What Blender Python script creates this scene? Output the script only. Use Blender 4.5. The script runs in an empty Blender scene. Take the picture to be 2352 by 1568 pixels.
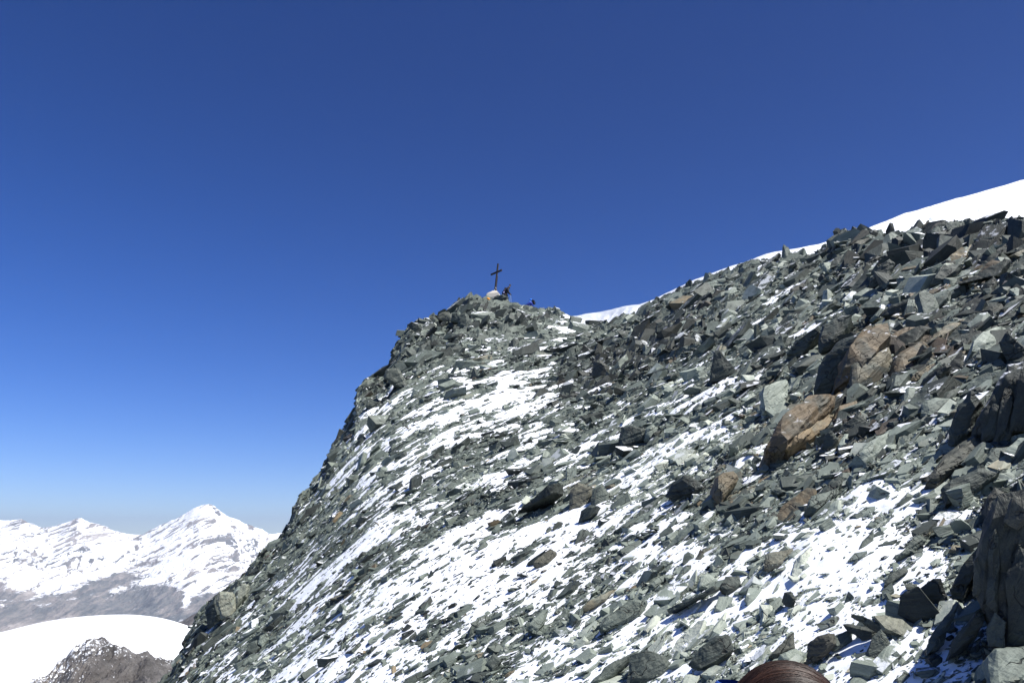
import bpy, bmesh, math, random
import numpy as np
from mathutils import Vector, Matrix

random.seed(7)
RNG = np.random.default_rng(11)
SC = bpy.context.scene
COL = SC.collection

# ---------------------------------------------------------------- camera
PITCH = math.radians(14.0)
SP, CP = math.sin(PITCH), math.cos(PITCH)
F = 1828.0                                     # focal length in units of a 2352 px wide picture
cam = bpy.data.cameras.new("camera")
cam.sensor_width = 36.0
cam.lens = 36.0 * F / 2352.0
cam.clip_start = 0.05
cam.clip_end = 80000.0
camo = bpy.data.objects.new("camera", cam)
camo.location = (0, 0, 0)
camo.rotation_euler = (math.radians(90) + PITCH, 0, 0)
COL.objects.link(camo)
SC.camera = camo

# ---------------------------------------------------------------- sky and sun
SUN_DIR = Vector((0.47, -0.17, 0.86)).normalized()      # towards the sun: right of the picture, high
SUN_EL = math.asin(SUN_DIR.z)
SUN_AZ = math.atan2(SUN_DIR.x, SUN_DIR.y)
world = bpy.data.worlds.new("World")
SC.world = world
world.use_nodes = True
wn, wl = world.node_tree.nodes, world.node_tree.links
wn.clear()
sky = wn.new("ShaderNodeTexSky")
sky.sky_type = 'NISHITA'
sky.sun_disc = False
sky.sun_elevation = SUN_EL
sky.sun_rotation = SUN_AZ
sky.altitude = 3500.0
sky.air_density = 1.1
sky.dust_density = 0.3
sky.ozone_density = 6.0
bg = wn.new("ShaderNodeBackground")
bg.inputs['Strength'].default_value = 0.062
wo = wn.new("ShaderNodeOutputWorld")
hs = wn.new("ShaderNodeHueSaturation"); hs.inputs['Saturation'].default_value = 1.29; hs.inputs['Hue'].default_value = .518
wl.new(sky.outputs[0], hs.inputs['Color'])
# clear mountain air: the sky pales towards the horizon and away from the sun
tc = wn.new("ShaderNodeTexCoord"); sx = wn.new("ShaderNodeSeparateXYZ"); wl.new(tc.outputs['Generated'], sx.inputs[0])
m1 = wn.new("ShaderNodeMapRange"); m1.interpolation_type = 'SMOOTHSTEP'
for i_, v_ in enumerate((-.05, .62, 1.45, .90)): m1.inputs[i_ + 1].default_value = v_
wl.new(sx.outputs[2], m1.inputs[0])
m2 = wn.new("ShaderNodeMapRange")
for i_, v_ in enumerate((-.7, .7, 1.18, .86)): m2.inputs[i_ + 1].default_value = v_
wl.new(sx.outputs[0], m2.inputs[0])
mm = wn.new("ShaderNodeMath"); mm.operation = 'MULTIPLY'; wl.new(m1.outputs[0], mm.inputs[0]); wl.new(m2.outputs[0], mm.inputs[1])
wl.new(mm.outputs[0], hs.inputs['Value']); wl.new(hs.outputs[0], bg.inputs['Color'])
wl.new(bg.outputs[0], wo.inputs['Surface'])
sun = bpy.data.lights.new("sun", 'SUN')
sun.energy = 5.0
sun.angle = math.radians(0.55)
sun.color = (1.0, 0.965, 0.91)
suno = bpy.data.objects.new("sun", sun)
suno.rotation_euler = SUN_DIR.to_track_quat('Z', 'Y').to_euler()
suno.location = (30, 0, 60)
COL.objects.link(suno)
SC.view_settings.view_transform = 'Standard'
SC.view_settings.look = 'None'
SC.view_settings.gamma = 1.0
SC.view_settings.exposure = 0.66
SC.render.engine = 'CYCLES'
SC.cycles.max_bounces = 6
SC.cycles.volume_bounces = 0

# ---------------------------------------------------------------- picture <-> place
def p2d(px, py):
    """photo position (2352 x 1568) -> horizontal and vertical slope of the line of sight"""
    px = np.asarray(px, float); py = np.asarray(py, float)
    u = (px - 1176.0) / F; v = (784.0 - py) / F
    k = CP - v * SP
    return u / k, (SP + v * CP) / k

def d2p(x, y, z):
    """point -> where the photo shows it"""
    dep = y * CP + z * SP
    up = -y * SP + z * CP
    return 1176.0 + F * x / dep, 784.0 - F * up / dep

# ---------------------------------------------------------------- noise
def h2(ix, iy, s):
    ix = ix.astype(np.int64); iy = iy.astype(np.int64)
    n = (ix * 374761393 + iy * 668265263 + s * 1442695041) & 0xFFFFFFFF
    n = ((n ^ (n >> 13)) * 1274126177) & 0xFFFFFFFF
    n = (n ^ (n >> 16)) & 0xFFFFFFFF
    n = (n * 2246822519) & 0xFFFFFFFF
    n = n ^ (n >> 15)
    return (n & 0xFFFFFF) / float(0x1000000)

def vn(x, y, s=0):
    ix, iy = np.floor(x), np.floor(y)
    fx, fy = x - ix, y - iy
    fx = fx * fx * (3 - 2 * fx); fy = fy * fy * (3 - 2 * fy)
    a = h2(ix, iy, s); b = h2(ix + 1, iy, s); c = h2(ix, iy + 1, s); d = h2(ix + 1, iy + 1, s)
    return (a + (b - a) * fx) * (1 - fy) + (c + (d - c) * fx) * fy

def fbm(x, y, s=0, o=4, g=0.5):
    t = 0.0; a = 1.0; n = 0.0
    for i in range(o):
        t = t + a * vn(x * 2 ** i + 13.7 * i, y * 2 ** i - 7.1 * i, s + i); n += a; a *= g
    return t / n

def ridged(x, y, s=0, o=5):
    t = 0.0; a = 1.0; n = 0.0
    for i in range(o):
        t = t + a * (1 - np.abs(2 * vn(x * 2 ** i + 5.3 * i, y * 2 ** i + 3.1 * i, s + i) - 1)); n += a; a *= 0.55
    return t / n

def slabs(u, v, s, tilt=0.6):
    """broken plates: each Voronoi cell is a tilted plane at its own height"""
    iu, iv = np.floor(u), np.floor(v)
    best = np.full(np.shape(u), 9e9); sec = best.copy(); h2nd = np.zeros(np.shape(u)); h = np.zeros(np.shape(u)); cid = np.zeros(np.shape(u))
    for a in (-1, 0, 1):
        for b in (-1, 0, 1):
            cu, cv = iu + a, iv + b
            fu = cu + 0.5 + 0.8 * (h2(cu, cv, s) - 0.5); fv = cv + 0.5 + 0.8 * (h2(cu, cv, s + 1) - 0.5)
            du, dv = u - fu, v - fv
            r = h2(cu, cv, s + 2)
            d = np.maximum(np.abs(du + 0.35 * dv), np.abs(dv * (0.8 + 0.5 * r) - 0.2 * du))
            hh = h2(cu, cv, s + 3) - 0.5 + tilt * (h2(cu, cv, s + 4) - 0.5) * 2 * du + tilt * (h2(cu, cv, s + 5) - 0.5) * 2 * dv
            m = d < best
            m2 = (~m) & (d < sec)
            sec = np.where(m, best, np.where(m2, d, sec)); h2nd = np.where(m, h, np.where(m2, hh, h2nd))
            best = np.where(m, d, best); h = np.where(m, hh, h); cid = np.where(m, r, cid)
    w = np.clip((sec - best) / 0.10, 0, 1)
    return h * (.5 + .5 * w) + h2nd * (.5 - .5 * w), cid

# ---------------------------------------------------------------- the mountain's form
SKYL = [(-400,2500),(0,2200),(200,1830),(300,1660),(370,1568),(400,1545),(440,1440),(480,1385),(520,1350),(560,1320),(610,1260),(655,1225),(675,1170),
        (692,1135),(712,1120),(740,1078),(758,1040),(762,1020),(788,982),(800,960),(815,935),(819,900),(840,868),(862,858),
        (895,842),(903,805),(920,775),(940,745),(985,735),(1040,716),(1048,697),(1095,684),(1112,684),(1180,696),(1215,707),
        (1260,710),(1300,719),(1318,735),(1335,748),(1400,744),(1460,722),(1500,692),(1560,667),(1650,628),(1700,612),
        (1760,592),(1830,590),(1865,585),(1900,556),(1935,535),(1990,538),(2030,545),(2100,535),(2150,518),(2200,528),
        (2250,525),(2290,510),(2352,518),(2500,490),(2750,470),(3200,450),(4200,430)]
YS = [(-400,14),(0,18),(200,22),(370,26),(480,30),(600,38),(700,44),(820,52),(950,60),(1050,66),(1137,70),(1240,70),(1330,66),(1470,58),
      (1600,50),(1760,42),(1900,36),(2050,30),(2200,25),(2352,22),(2700,17),(4200,12)]
C0, C0N, SX, SY = -4.0, -2.0, 0.55, 0.25      # the slope as a plane; its height under the camera
_sk = np.array(SKYL, float)
_sdx, _se = p2d(_sk[:, 0], _sk[:, 1])
_sdx = np.maximum.accumulate(_sdx + np.arange(len(_sdx)) * 1e-6)
GX = np.linspace(-1.6, 1.9, 7001)
_es = np.interp(GX, _sdx, _se)
def _smooth(a, n):
    k = np.hanning(n); k /= k.sum()
    return np.convolve(np.pad(a, n // 2, mode='edge'), k, mode='valid')[:len(a)]
_essm = _smooth(_es, 401)
_ys = _smooth(np.interp(GX, [p2d(a, 900)[0] for a, b in YS], [b for a, b in YS]), 201)
def sm(t):
    t = np.clip(t, 0, 1); return t * t * (3 - 2 * t)

def base(x, y):
    """height of the mountain without its rubble"""
    x = np.asarray(x, float); y = np.maximum(np.asarray(y, float), 0.05)
    dx = np.clip(x / np.maximum(y, 1.0), -1.59, 1.89)
    es = np.interp(dx, GX, _es); em = np.interp(dx, GX, _essm)
    ys = np.interp(dx, GX, _ys)
    yc = np.minimum(y, ys)
    t = yc / ys
    plane = C0 + SX * x + SY * y
    D = em * ys - (C0 + (SX * dx + SY) * ys)
    z = plane + D * t ** 2.2 + (C0N - C0) * np.exp(-((x * x + y * y) / 12.0))
    z = z + (es - em) * yc * sm((t - 0.72) / 0.28)
    over = np.maximum(y - ys, 0)
    slope = SX * dx + SY
    drop = slope * over + 0.75 * over - 0.75 * 2.2 * (1 - np.exp(-over / 2.2)) * 0.9
    return z - drop

def row_start(dx, ys):
    """nearest distance at which the photo still shows the slope"""
    s = SX * dx + SY + 0.2
    return np.where(s > .02, np.minimum(-C0 / np.maximum(s, .02) * .8, .5 * ys), .5 * ys)

def hit(px, py, dz=0.0):
    """distance at which a line of sight of the photo meets the mountain"""
    dx, e = p2d(px, py)
    yy = np.geomspace(1.0, 75, 1500)
    b = base(dx * yy, yy) + dz - e * yy
    k = np.where(b >= 0)[0]
    return float(yy[k[0]]) if len(k) else float(np.interp(dx, GX, _ys))

# where the photo shows rock (1) and snow (0)
MX = [400,550,700,850,1000,1150,1300,1450,1600,1750,1900,2050,2200,2352]
MY = [550,650,750,850,950,1050,1150,1250,1350,1450,1550]
ROCKMAP = np.array([
 [1,1,1,1,1,1,1,1,1,1,1,.92,.9,.92],
 [1,1,1,1,1,1,1,1,.95,.85,.9,.97,.93,.9],
 [1,1,1,1,1,.93,.8,.93,.85,.85,.88,.97,.88,.92],
 [1,1,1,1,.85,.62,.92,.93,.8,.78,.93,1,.8,.92],
 [1,1,1,.75,.52,.52,.68,.84,.8,.82,.88,.88,.85,1],
 [1,1,1,.58,.66,.66,.66,.74,.78,.62,.9,.8,.88,.95],
 [1,1,.9,.62,.76,.72,.66,.45,.78,.8,.75,.36,.9,.95],
 [1,1,.84,.66,.45,.28,.5,.5,.56,.74,.28,.42,.55,1],
 [1,.92,.72,.5,.28,.3,.56,.56,.68,.5,.12,.5,.6,1],
 [.95,.7,.6,.42,.42,.45,.52,.56,.52,.4,.38,.6,.5,.9],
 [.9,.45,.32,.42,.5,.5,.36,.72,.38,.3,.38,.6,.3,.5]], float)
SIZEMAP = np.array([   # typical size of the stones there
 [1,1,1,1,1,1,1,1,1.2,1.2,1.4,2,2.2,2.4],
 [1,1,1,1,1.2,1.2,1,1,1.1,1.2,1.6,2.2,2.3,2.4],
 [1,1,1,1,1.2,1.2,1.1,1.2,1.3,1.4,1.5,2.2,2.2,2.2],
 [1,1,1,1.2,1.2,.9,1,1.2,1.3,1.4,1.6,2.2,2.0,2.2],
 [1,1,1,1.1,.8,.8,1,1.1,1.3,1.4,1.6,2,2,2.4],
 [1,1,1,.9,.8,.9,1.1,1.2,1.3,1.4,1.8,1.9,2,2.4],
 [1,1,.8,.8,.9,1,1.2,1.3,1.3,1.6,1.8,1.6,2,2.4],
 [1,.9,.6,.8,.9,.9,1,1.2,1.3,1.6,1.5,1.5,1.8,2.4],
 [1,.7,.7,.9,.9,.9,1,1.2,1.4,1.5,1.2,1.5,1.8,2.4],
 [1,.9,1,1.1,1.1,1.1,1.2,1.3,1.4,1.5,1.5,1.8,2,2.2],
 [.9,.9,1.1,1.2,1.2,1.2,1.2,1.6,1.5,1.5,1.6,2,2,2]], float)
def site(mp, x, y, z):
    px, py = d2p(x, y, z)
    fx = np.clip(np.interp(px, MX, range(len(MX))), 0, len(MX) - 1.001)
    fy = np.clip(np.interp(py, MY, range(len(MY))), 0, len(MY) - 1.001)
    ix, iy = fx.astype(int), fy.astype(int); tx, ty = fx - ix, fy - iy
    return (mp[iy, ix] * (1 - tx) + mp[iy, ix + 1] * tx) * (1 - ty) + (mp[iy + 1, ix] * (1 - tx) + mp[iy + 1, ix + 1] * tx) * ty

AX = np.array([0.957, 0.29])                 # plan direction of the fall line, uphill
def uv(x, y):
    return x * AX[0] + y * AX[1], -x * AX[1] + y * AX[0]

def stony(x, y, z0):
    """coverage by rock, with streaks running down the fall line"""
    u, v = uv(x, y)
    R = site(ROCKMAP, x, y, z0)
    R = np.where(R < .86, R * .78 + .14, R)
    sc = np.clip(y / 30.0, 0.12, 1.3)
    n = 0.34 * fbm(u / 3.4, v / 1.4, 31, 4) + 0.66 * np.where(sc < .5, fbm(u / .5, v / 0.38, 37, 4), fbm(u / .95, v / 0.75, 38, 4))
    return np.clip(R + (n - 0.5) * 1.35 * np.clip(4 * R * (1.08 - R), 0, 1), 0, 1)

def ground(x, y):
    """full relief: rock plates and the snow lying between them -> height, snow measure, plate id"""
    z0 = base(x, y)
    R = stony(x, y, z0)
    S = site(SIZEMAP, x, y, z0) * np.clip(y, 2.5, 70) / 1828.0 * 32.0      # metres of a typical plate
    u, v = uv(x, y)
    wu, wv = u + 0.5 * (fbm(u * .5, v * .5, 3) - .5), v + 0.5 * (fbm(u * .5, v * .5, 5) - .5)
    hr = 0.0; cid = 0.0; wsum = 0.0
    for k, L in enumerate((3.2, 1.7, 0.9, 0.45, 0.22, 0.11)):
        w = np.exp(-(np.log2(L / (S * 0.9))) ** 2 / 1.1) * sm((L / (y * .0016 + 1e-3) - 2.0) / 3.0)
        h, c = slabs((wu + .35 * wv) / L, (wv - .3 * wu) / (L * 0.78), 100 + 10 * k, 0.75)
        hr = hr + w * h * L * 0.55
        cid = cid + w * c; wsum = wsum + w + 1e-6
    cid = cid / wsum
    hn = hr / S
    lo = -0.75 + 0.0 * R
    hs = 0.92 - 1.42 * R + 1.05 * (fbm(u / 1.3, v / .8, 51, 4) - .5)
    top = np.maximum(hn, hs)
    z = z0 + S * top * (0.42 + .45 * sm((R - .8) * 5))
    return z, hn - hs, cid, R, S

# ---------------------------------------------------------------- helpers
def tag(o, label=None, cat=None, group=None, kind=None):
    if label: o['label'] = label
    if cat: o['category'] = cat
    if group: o['group'] = group
    if kind: o['kind'] = kind
    return o

def mesh_np(name, verts, loops, starts, mat, parent=None, smooth=False, attrs=None):
    me = bpy.data.meshes.new(name)
    nv = len(verts); nl = len(loops); npol = len(starts)
    me.vertices.add(nv); me.vertices.foreach_set('co', np.ascontiguousarray(verts, np.float32).ravel())
    me.loops.add(nl); me.loops.foreach_set('vertex_index', np.ascontiguousarray(loops, np.int32))
    me.polygons.add(npol); me.polygons.foreach_set('loop_start', np.ascontiguousarray(starts, np.int32))
    me.update(calc_edges=True)
    me.polygons.foreach_set('use_smooth', np.full(npol, smooth))
    for k, a in (attrs or {}).items():
        a = np.asarray(a, np.float32)
        if a.ndim == 2:
            at = me.attributes.new(k, 'FLOAT_VECTOR', 'POINT'); at.data.foreach_set('vector', a.ravel())
        else:
            at = me.attributes.new(k, 'FLOAT', 'POINT'); at.data.foreach_set('value', a.ravel())
    me.materials.append(mat)
    o = bpy.data.objects.new(name, me); COL.objects.link(o)
    if parent: o.parent = parent
    return o

def grid_obj(name, X, Y, Z, mat, attrs=None, smooth=False, wrap=False):
    r, c = X.shape
    V = np.stack([X, Y, Z], -1).reshape(-1, 3)
    i = np.arange(r * c).reshape(r, c)
    q = np.stack([i[:-1, :-1], i[:-1, 1:], i[1:, 1:], i[1:, :-1]], -1).reshape(-1)
    return mesh_np(name, V, q, np.arange(0, len(q), 4), mat, None, smooth, {k: a.reshape(-1) for k, a in (attrs or {}).items()})

# ---------------------------------------------------------------- materials
class NT:
    def __init__(s, name):
        s.m = bpy.data.materials.new(name); s.m.use_nodes = True
        s.n = s.m.node_tree.nodes; s.l = s.m.node_tree.links; s.n.clear()
        s.out = s.n.new('ShaderNodeOutputMaterial')
    def node(s, t, **kw):
        nd = s.n.new(t)
        for k, v in kw.items(): setattr(nd, k, v)
        return nd
    def put(s, sock, v):
        if isinstance(v, bpy.types.NodeSocket): s.l.new(v, sock)
        elif v is not None: sock.default_value = v
    def math(s, op, a, b=None, clamp=False):
        nd = s.node('ShaderNodeMath', operation=op); nd.use_clamp = clamp
        s.put(nd.inputs[0], a)
        if b is not None: s.put(nd.inputs[1], b)
        return nd.outputs[0]
    def mix(s, f, a, b, mode='MIX'):
        nd = s.node('ShaderNodeMix', data_type='RGBA', blend_type=mode)
        s.put(nd.inputs[0], f)
        s.put(nd.inputs[6], a if isinstance(a, bpy.types.NodeSocket) else (*a, 1)); s.put(nd.inputs[7], b if isinstance(b, bpy.types.NodeSocket) else (*b, 1))
        return nd.outputs[2]
    def noise(s, vec, scale, detail=4, rough=0.55, dist=0.0):
        nd = s.node('ShaderNodeTexNoise'); s.put(nd.inputs['Vector'], vec)
        nd.inputs['Scale'].default_value = scale; nd.inputs['Detail'].default_value = detail
        nd.inputs['Roughness'].default_value = rough; nd.inputs['Distortion'].default_value = dist
        return nd.outputs[0]
    def mapping(s, vec, scale=(1, 1, 1), rot=(0, 0, 0)):
        nd = s.node('ShaderNodeMapping'); s.put(nd.inputs[0], vec)
        nd.inputs['Scale'].default_value = scale; nd.inputs['Rotation'].default_value = rot
        return nd.outputs[0]
    def ramp(s, f, pts, interp='LINEAR'):
        nd = s.node('ShaderNodeValToRGB'); s.put(nd.inputs[0], f); cr = nd.color_ramp; cr.interpolation = interp
        while len(cr.elements) < len(pts): cr.elements.new(0.5)
        for e, (p, c) in zip(cr.elements, pts):
            e.position = p; e.color = (*c, 1) if hasattr(c, '__len__') else (c, c, c, 1)
        return nd.outputs[0]
    def range(s, f, a, b, c=0.0, d=1.0):
        nd = s.node('ShaderNodeMapRange'); s.put(nd.inputs[0], f)
        for i, v in enumerate((a, b, c, d)): nd.inputs[i + 1].default_value = v
        return nd.outputs[0]
    def attr(s, name, vec=False):
        nd = s.node('ShaderNodeAttribute', attribute_name=name)
        return nd.outputs['Vector'] if vec else nd.outputs['Fac']
    def bump(s, h, dist, strength=1.0, normal=None):
        nd = s.node('ShaderNodeBump'); s.put(nd.inputs['Height'], h)
        nd.inputs['Distance'].default_value = dist; nd.inputs['Strength'].default_value = strength
        if normal is not None: s.l.new(normal, nd.inputs['Normal'])
        return nd.outputs[0]
    def bsdf(s, color, rough=0.8, normal=None, spec=0.3, metal=0.0):
        b = s.node('ShaderNodeBsdfPrincipled')
        s.put(b.inputs['Base Color'], color if isinstance(color, bpy.types.NodeSocket) else (*color, 1))
        s.put(b.inputs['Roughness'], rough); s.put(b.inputs['Specular IOR Level'], spec); b.inputs['Metallic'].default_value = metal
        if normal is not None: s.l.new(normal, b.inputs['Normal'])
        return b
    def done(s, b, vol=None):
        s.l.new(b.outputs[0], s.out.inputs['Surface']); return s.m

SNOW = (0.83, 0.86, 0.90)
ROCKRAMP = [(0.0, (.026, .031, .027)), (.24, (.050, .062, .054)), (.48, (.104, .126, .107)), (.70, (.180, .212, .180)),
            (.88, (.28, .32, .272)), (1.0, (.42, .45, .38))]
def rock_color(t, lco, tint, brown, green=None):
    """bedded slate: colour follows the bedding, speckled, with rusty stains"""
    bed = t.noise(t.mapping(lco, (1.3, 1.3, 16)), 1.6, 5, .6, .4)
    big = t.noise(lco, 2.2, 4, .55)
    fine = t.noise(lco, 38, 4, .7)
    f = t.math('ADD', tint, t.math('MULTIPLY', t.math('SUBTRACT', bed, .5), .55))
    f = t.math('ADD', f, t.math('MULTIPLY', t.math('SUBTRACT', big, .5), .42))
    f = t.math('ADD', f, t.math('MULTIPLY', t.math('SUBTRACT', fine, .5), .26), True)
    c = t.ramp(f, ROCKRAMP)
    br = t.ramp(f, [(0, (.062, .050, .040)), (.5, (.148, .110, .062)), (.8, (.25, .190, .108)), (1, (.38, .31, .20))])
    st = t.math('MULTIPLY', t.range(t.noise(lco, 5.5, 4, .6), .60, .74), .35)
    bf = t.math('MAXIMUM', t.math('MULTIPLY', brown, t.range(big, .32, .52, .35, 1)), t.math('MULTIPLY', st, .6))
    c = t.mix(bf, c, br)
    wob = t.node('ShaderNodeVectorMath', operation='ADD'); t.put(wob.inputs[0], t.mapping(lco, (1.0, 1.0, 1.8))); t.l.new(t.n.new('ShaderNodeTexNoise').outputs[1], wob.inputs[1])
    wob.inputs[1].links[0].from_node.inputs['Scale'].default_value = 2.5; t.put(wob.inputs[1].links[0].from_node.inputs['Vector'], lco)
    vo = t.node('ShaderNodeTexVoronoi', feature='DISTANCE_TO_EDGE'); t.put(vo.inputs['Vector'], wob.outputs[0]); vo.inputs['Scale'].default_value = 1.7
    crack = t.range(vo.outputs[0], .004, .022, 1, 0)
    crack = t.math('MULTIPLY', crack, t.range(t.noise(lco, 1.3, 2, .5), .48, .56))
    c = t.mix(t.math('MULTIPLY', crack, .8), c, (.012, .013, .013))
    h = t.math('ADD', t.math('MULTIPLY', bed, 1.0), t.math('MULTIPLY', fine, .3))
    h = t.math('SUBTRACT', h, crack)
    return c, h

def slate_material(name):
    t = NT(name)
    lco = t.attr('lco', True); tint = t.attr('tint'); brown = t.attr('brown'); dust = t.attr('dust')
    c, h = rock_color(t, lco, tint, brown)
    geo = t.node('ShaderNodeNewGeometry')
    sep = t.node('ShaderNodeSeparateXYZ'); t.l.new(geo.outputs['Normal'], sep.inputs[0])
    up = t.range(sep.outputs[2], .55, .85)
    n = t.noise(t.node('ShaderNodeTexCoord').outputs['Object'], 3.2, 5, .62)
    n2 = t.math('ADD', n, t.math('MULTIPLY', dust, .5))
    sn = t.math('MULTIPLY', t.range(n2, .70, .74), up, True)
    c = t.mix(sn, c, SNOW)
    nb = t.bump(h, .02, .9)
    return t.done(t.bsdf(c, t.range(sn, 0, 1, .62, .9), nb, .35))

def ground_material():
    t = NT('slate_and_snow')
    co = t.node('ShaderNodeTexCoord').outputs['Object']
    lco = t.mapping(co, (1, 1, 1), (math.radians(28), math.radians(-24), math.radians(42)))
    tint = t.attr('tint'); sn = t.attr('stone'); brown = t.attr('brown')
    c, h = rock_color(t, lco, tint, brown)
    fine = t.noise(co, 7, 6, .7)
    st = t.math('MULTIPLY', t.mapping and t.noise(t.mapping(co, (1, 3.2, 1), (0, 0, math.radians(-42))), 4.5, 5, .65), 1.0)
    f = t.math('ADD', sn, t.math('MULTIPLY', t.math('SUBTRACT', fine, .5), -.35))
    f = t.math('ADD', f, t.math('MULTIPLY', t.math('SUBTRACT', st, .5), -.35))
    mask = t.range(f, -.015, .03, 1, 0)
    c = t.mix(mask, c, SNOW)
    soft = t.math('MULTIPLY', t.math('ADD', t.noise(co, 2.5, 4, .5), t.math('MULTIPLY', st, .6)), 1.1)
    hh = t.node('ShaderNodeMix', data_type='FLOAT'); t.put(hh.inputs[0], mask); t.put(hh.inputs[2], h); t.put(hh.inputs[3], soft)
    nb = t.bump(hh.outputs[0], .025, .8)
    return t.done(t.bsdf(c, t.range(mask, 0, 1, .65, .85), nb, .3))

M_SLATE = slate_material('slate')
M_GROUND = ground_material()

def snow_material(name, scale, dist):
    t = NT(name)
    co = t.node('ShaderNodeTexCoord').outputs['Object']
    a = t.noise(co, scale, 6, .6); b = t.noise(t.mapping(co, (1, 2.5, 1), (0, 0, .6)), scale * .35, 4, .55)
    return t.done(t.bsdf(t.mix(a, (.80, .835, .88), (.86, .88, .905)), .85, t.bump(t.math('ADD', a, b), dist, .6), .2))
M_SNOW = snow_material('packed_snow', 3.0, .06)
M_SNOWFAR = snow_material('glacier_snow', .02, 1.5)

# ---------------------------------------------------------------- the slope
def dense(lo, hi, n): return np.linspace(lo, hi, n)
dxs = np.concatenate([np.linspace(-1.45, -.56, 60)[:-1], np.linspace(-.56, .72, 960), np.linspace(.72, 1.75, 80)[1:]])
ysl = np.interp(dxs, GX, _ys)
ybl = row_start(dxs, ysl)
t1 = np.linspace(0, 1, 1450)[:, None]
q = 0.15
y_main = 1.0 / ((1 / ybl ** q) + (1 / ysl ** q - 1 / ybl ** q) * t1) ** (1 / q)
y_near = np.linspace(0.35, 1, 50)[:-1, None] * ybl[None, :]
y_back = ysl[None, :] + np.array([.15, .3, .5, .75, 1, 1.4, 1.8, 2.4, 3, 4, 5, 7, 10, 15, 25, 45, 80, 140])[:, None]
Y = np.concatenate([y_near, y_main, y_back]); X = Y * dxs[None, :]
Z, SN, CID, RR, SS = ground(X, Y)
DXG = X / Y
pxg, pyg = d2p(X, Y, Z)
REG = np.clip((pxg - 1350) / 500, 0, 1) * np.clip((pyg - 850) / 250, 0, 1)      # greener, paler rock low on the right
def rust(px, py):
    b = 0
    for cx, cy, rx, ry in ((1990, 830, 75, 80), (2100, 800, 110, 60), (1870, 985, 130, 60), (1680, 1115, 45, 45), (2250, 640, 110, 40), (1350, 1140, 40, 40)):
        b = np.maximum(b, np.exp(-(((px - cx) / rx) ** 2 + ((py - cy) / ry) ** 2)))
    return b
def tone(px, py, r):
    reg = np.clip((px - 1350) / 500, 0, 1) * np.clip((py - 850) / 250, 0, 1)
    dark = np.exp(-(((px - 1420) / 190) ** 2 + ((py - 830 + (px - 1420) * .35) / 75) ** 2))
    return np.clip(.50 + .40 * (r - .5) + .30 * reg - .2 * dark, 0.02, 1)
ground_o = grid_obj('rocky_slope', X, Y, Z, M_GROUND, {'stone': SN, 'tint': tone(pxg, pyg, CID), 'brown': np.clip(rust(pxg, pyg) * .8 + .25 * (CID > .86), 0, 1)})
tag(ground_o, kind='structure')

# ---------------------------------------------------------------- stones
def hull(pts, dissolve=True):
    bm = bmesh.new()
    for p in pts: bm.verts.new(p)
    r = bmesh.ops.convex_hull(bm, input=bm.verts)
    bad = [g for g in r['geom_interior'] + r['geom_unused'] if isinstance(g, bmesh.types.BMVert)]
    if bad: bmesh.ops.delete(bm, geom=list(set(bad)), context='VERTS')
    if dissolve:
        bmesh.ops.dissolve_limit(bm, angle_limit=math.radians(6), verts=bm.verts, edges=bm.edges)
    bmesh.ops.recalc_face_normals(bm, faces=bm.faces)
    bm.verts.index_update()
    V = np.array([v.co[:] for v in bm.verts]); P = [[v.index for v in f.verts] for f in bm.faces]
    bm.free()
    return V, P

def plate(rng, thick, elong, chip=.25):
    """a broken plate of slate: ragged outline, flat faces, stepped edge"""
    n = rng.integers(5, 9)
    a = np.sort(rng.random(n)) * 2 * math.pi + rng.random() * .4
    r = 1 - chip * rng.random(n)
    top = np.stack([np.cos(a) * r, np.sin(a) * r * elong, np.full(n, thick / 2)], -1)
    bot = top * [1 + .12 * (rng.random() - .3), 1 + .12 * (rng.random() - .3), 1]
    bot[:, 2] = -thick / 2
    sh = (rng.random(2) - .5) * thick * 1.3
    bot[:, 0] += sh[0]; bot[:, 1] += sh[1]
    top[:, 2] += top[:, 0] * (rng.random() - .5) * .12
    # knock a corner down
    k = rng.integers(n); top[k, 2] -= thick * .6 * rng.random()
    return hull(np.concatenate([top, bot]))

def chunk(rng, flat=.6, elong=.7):
    """a block with a few faces knocked off"""
    bm = bmesh.new(); bmesh.ops.create_cube(bm, size=2)
    kx, ky = rng.uniform(-.5, .5, 2)
    for v in bm.verts:
        v.co = Vector((v.co.x * (1 + .15 * rng.normal()) + kx * v.co.y + .3 * ky * v.co.z, v.co.y * elong * (1 + .15 * rng.normal()), v.co.z * flat * (1 + .15 * rng.normal())))
    V = [v.co[:] for v in bm.verts]; bm.free()
    V, P = hull(V)
    bm = bmesh.new(); vs = [bm.verts.new(v) for v in V]
    for p in P: bm.faces.new([vs[i] for i in p])
    for _ in range(rng.integers(2, 5)):
        n = Vector(rng.normal(size=3)).normalized()
        d = max(n.dot(v.co) for v in bm.verts) * rng.uniform(.55, .85)
        g = bmesh.ops.bisect_plane(bm, geom=bm.verts[:] + bm.edges[:] + bm.faces[:], plane_co=n * d, plane_no=n, clear_outer=True)
        ed = [e for e in g['geom_cut'] if isinstance(e, bmesh.types.BMEdge)]
        bmesh.ops.contextual_create(bm, geom=ed)
    V = [v.co[:] for v in bm.verts]; bm.free()
    return hull(V)

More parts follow.
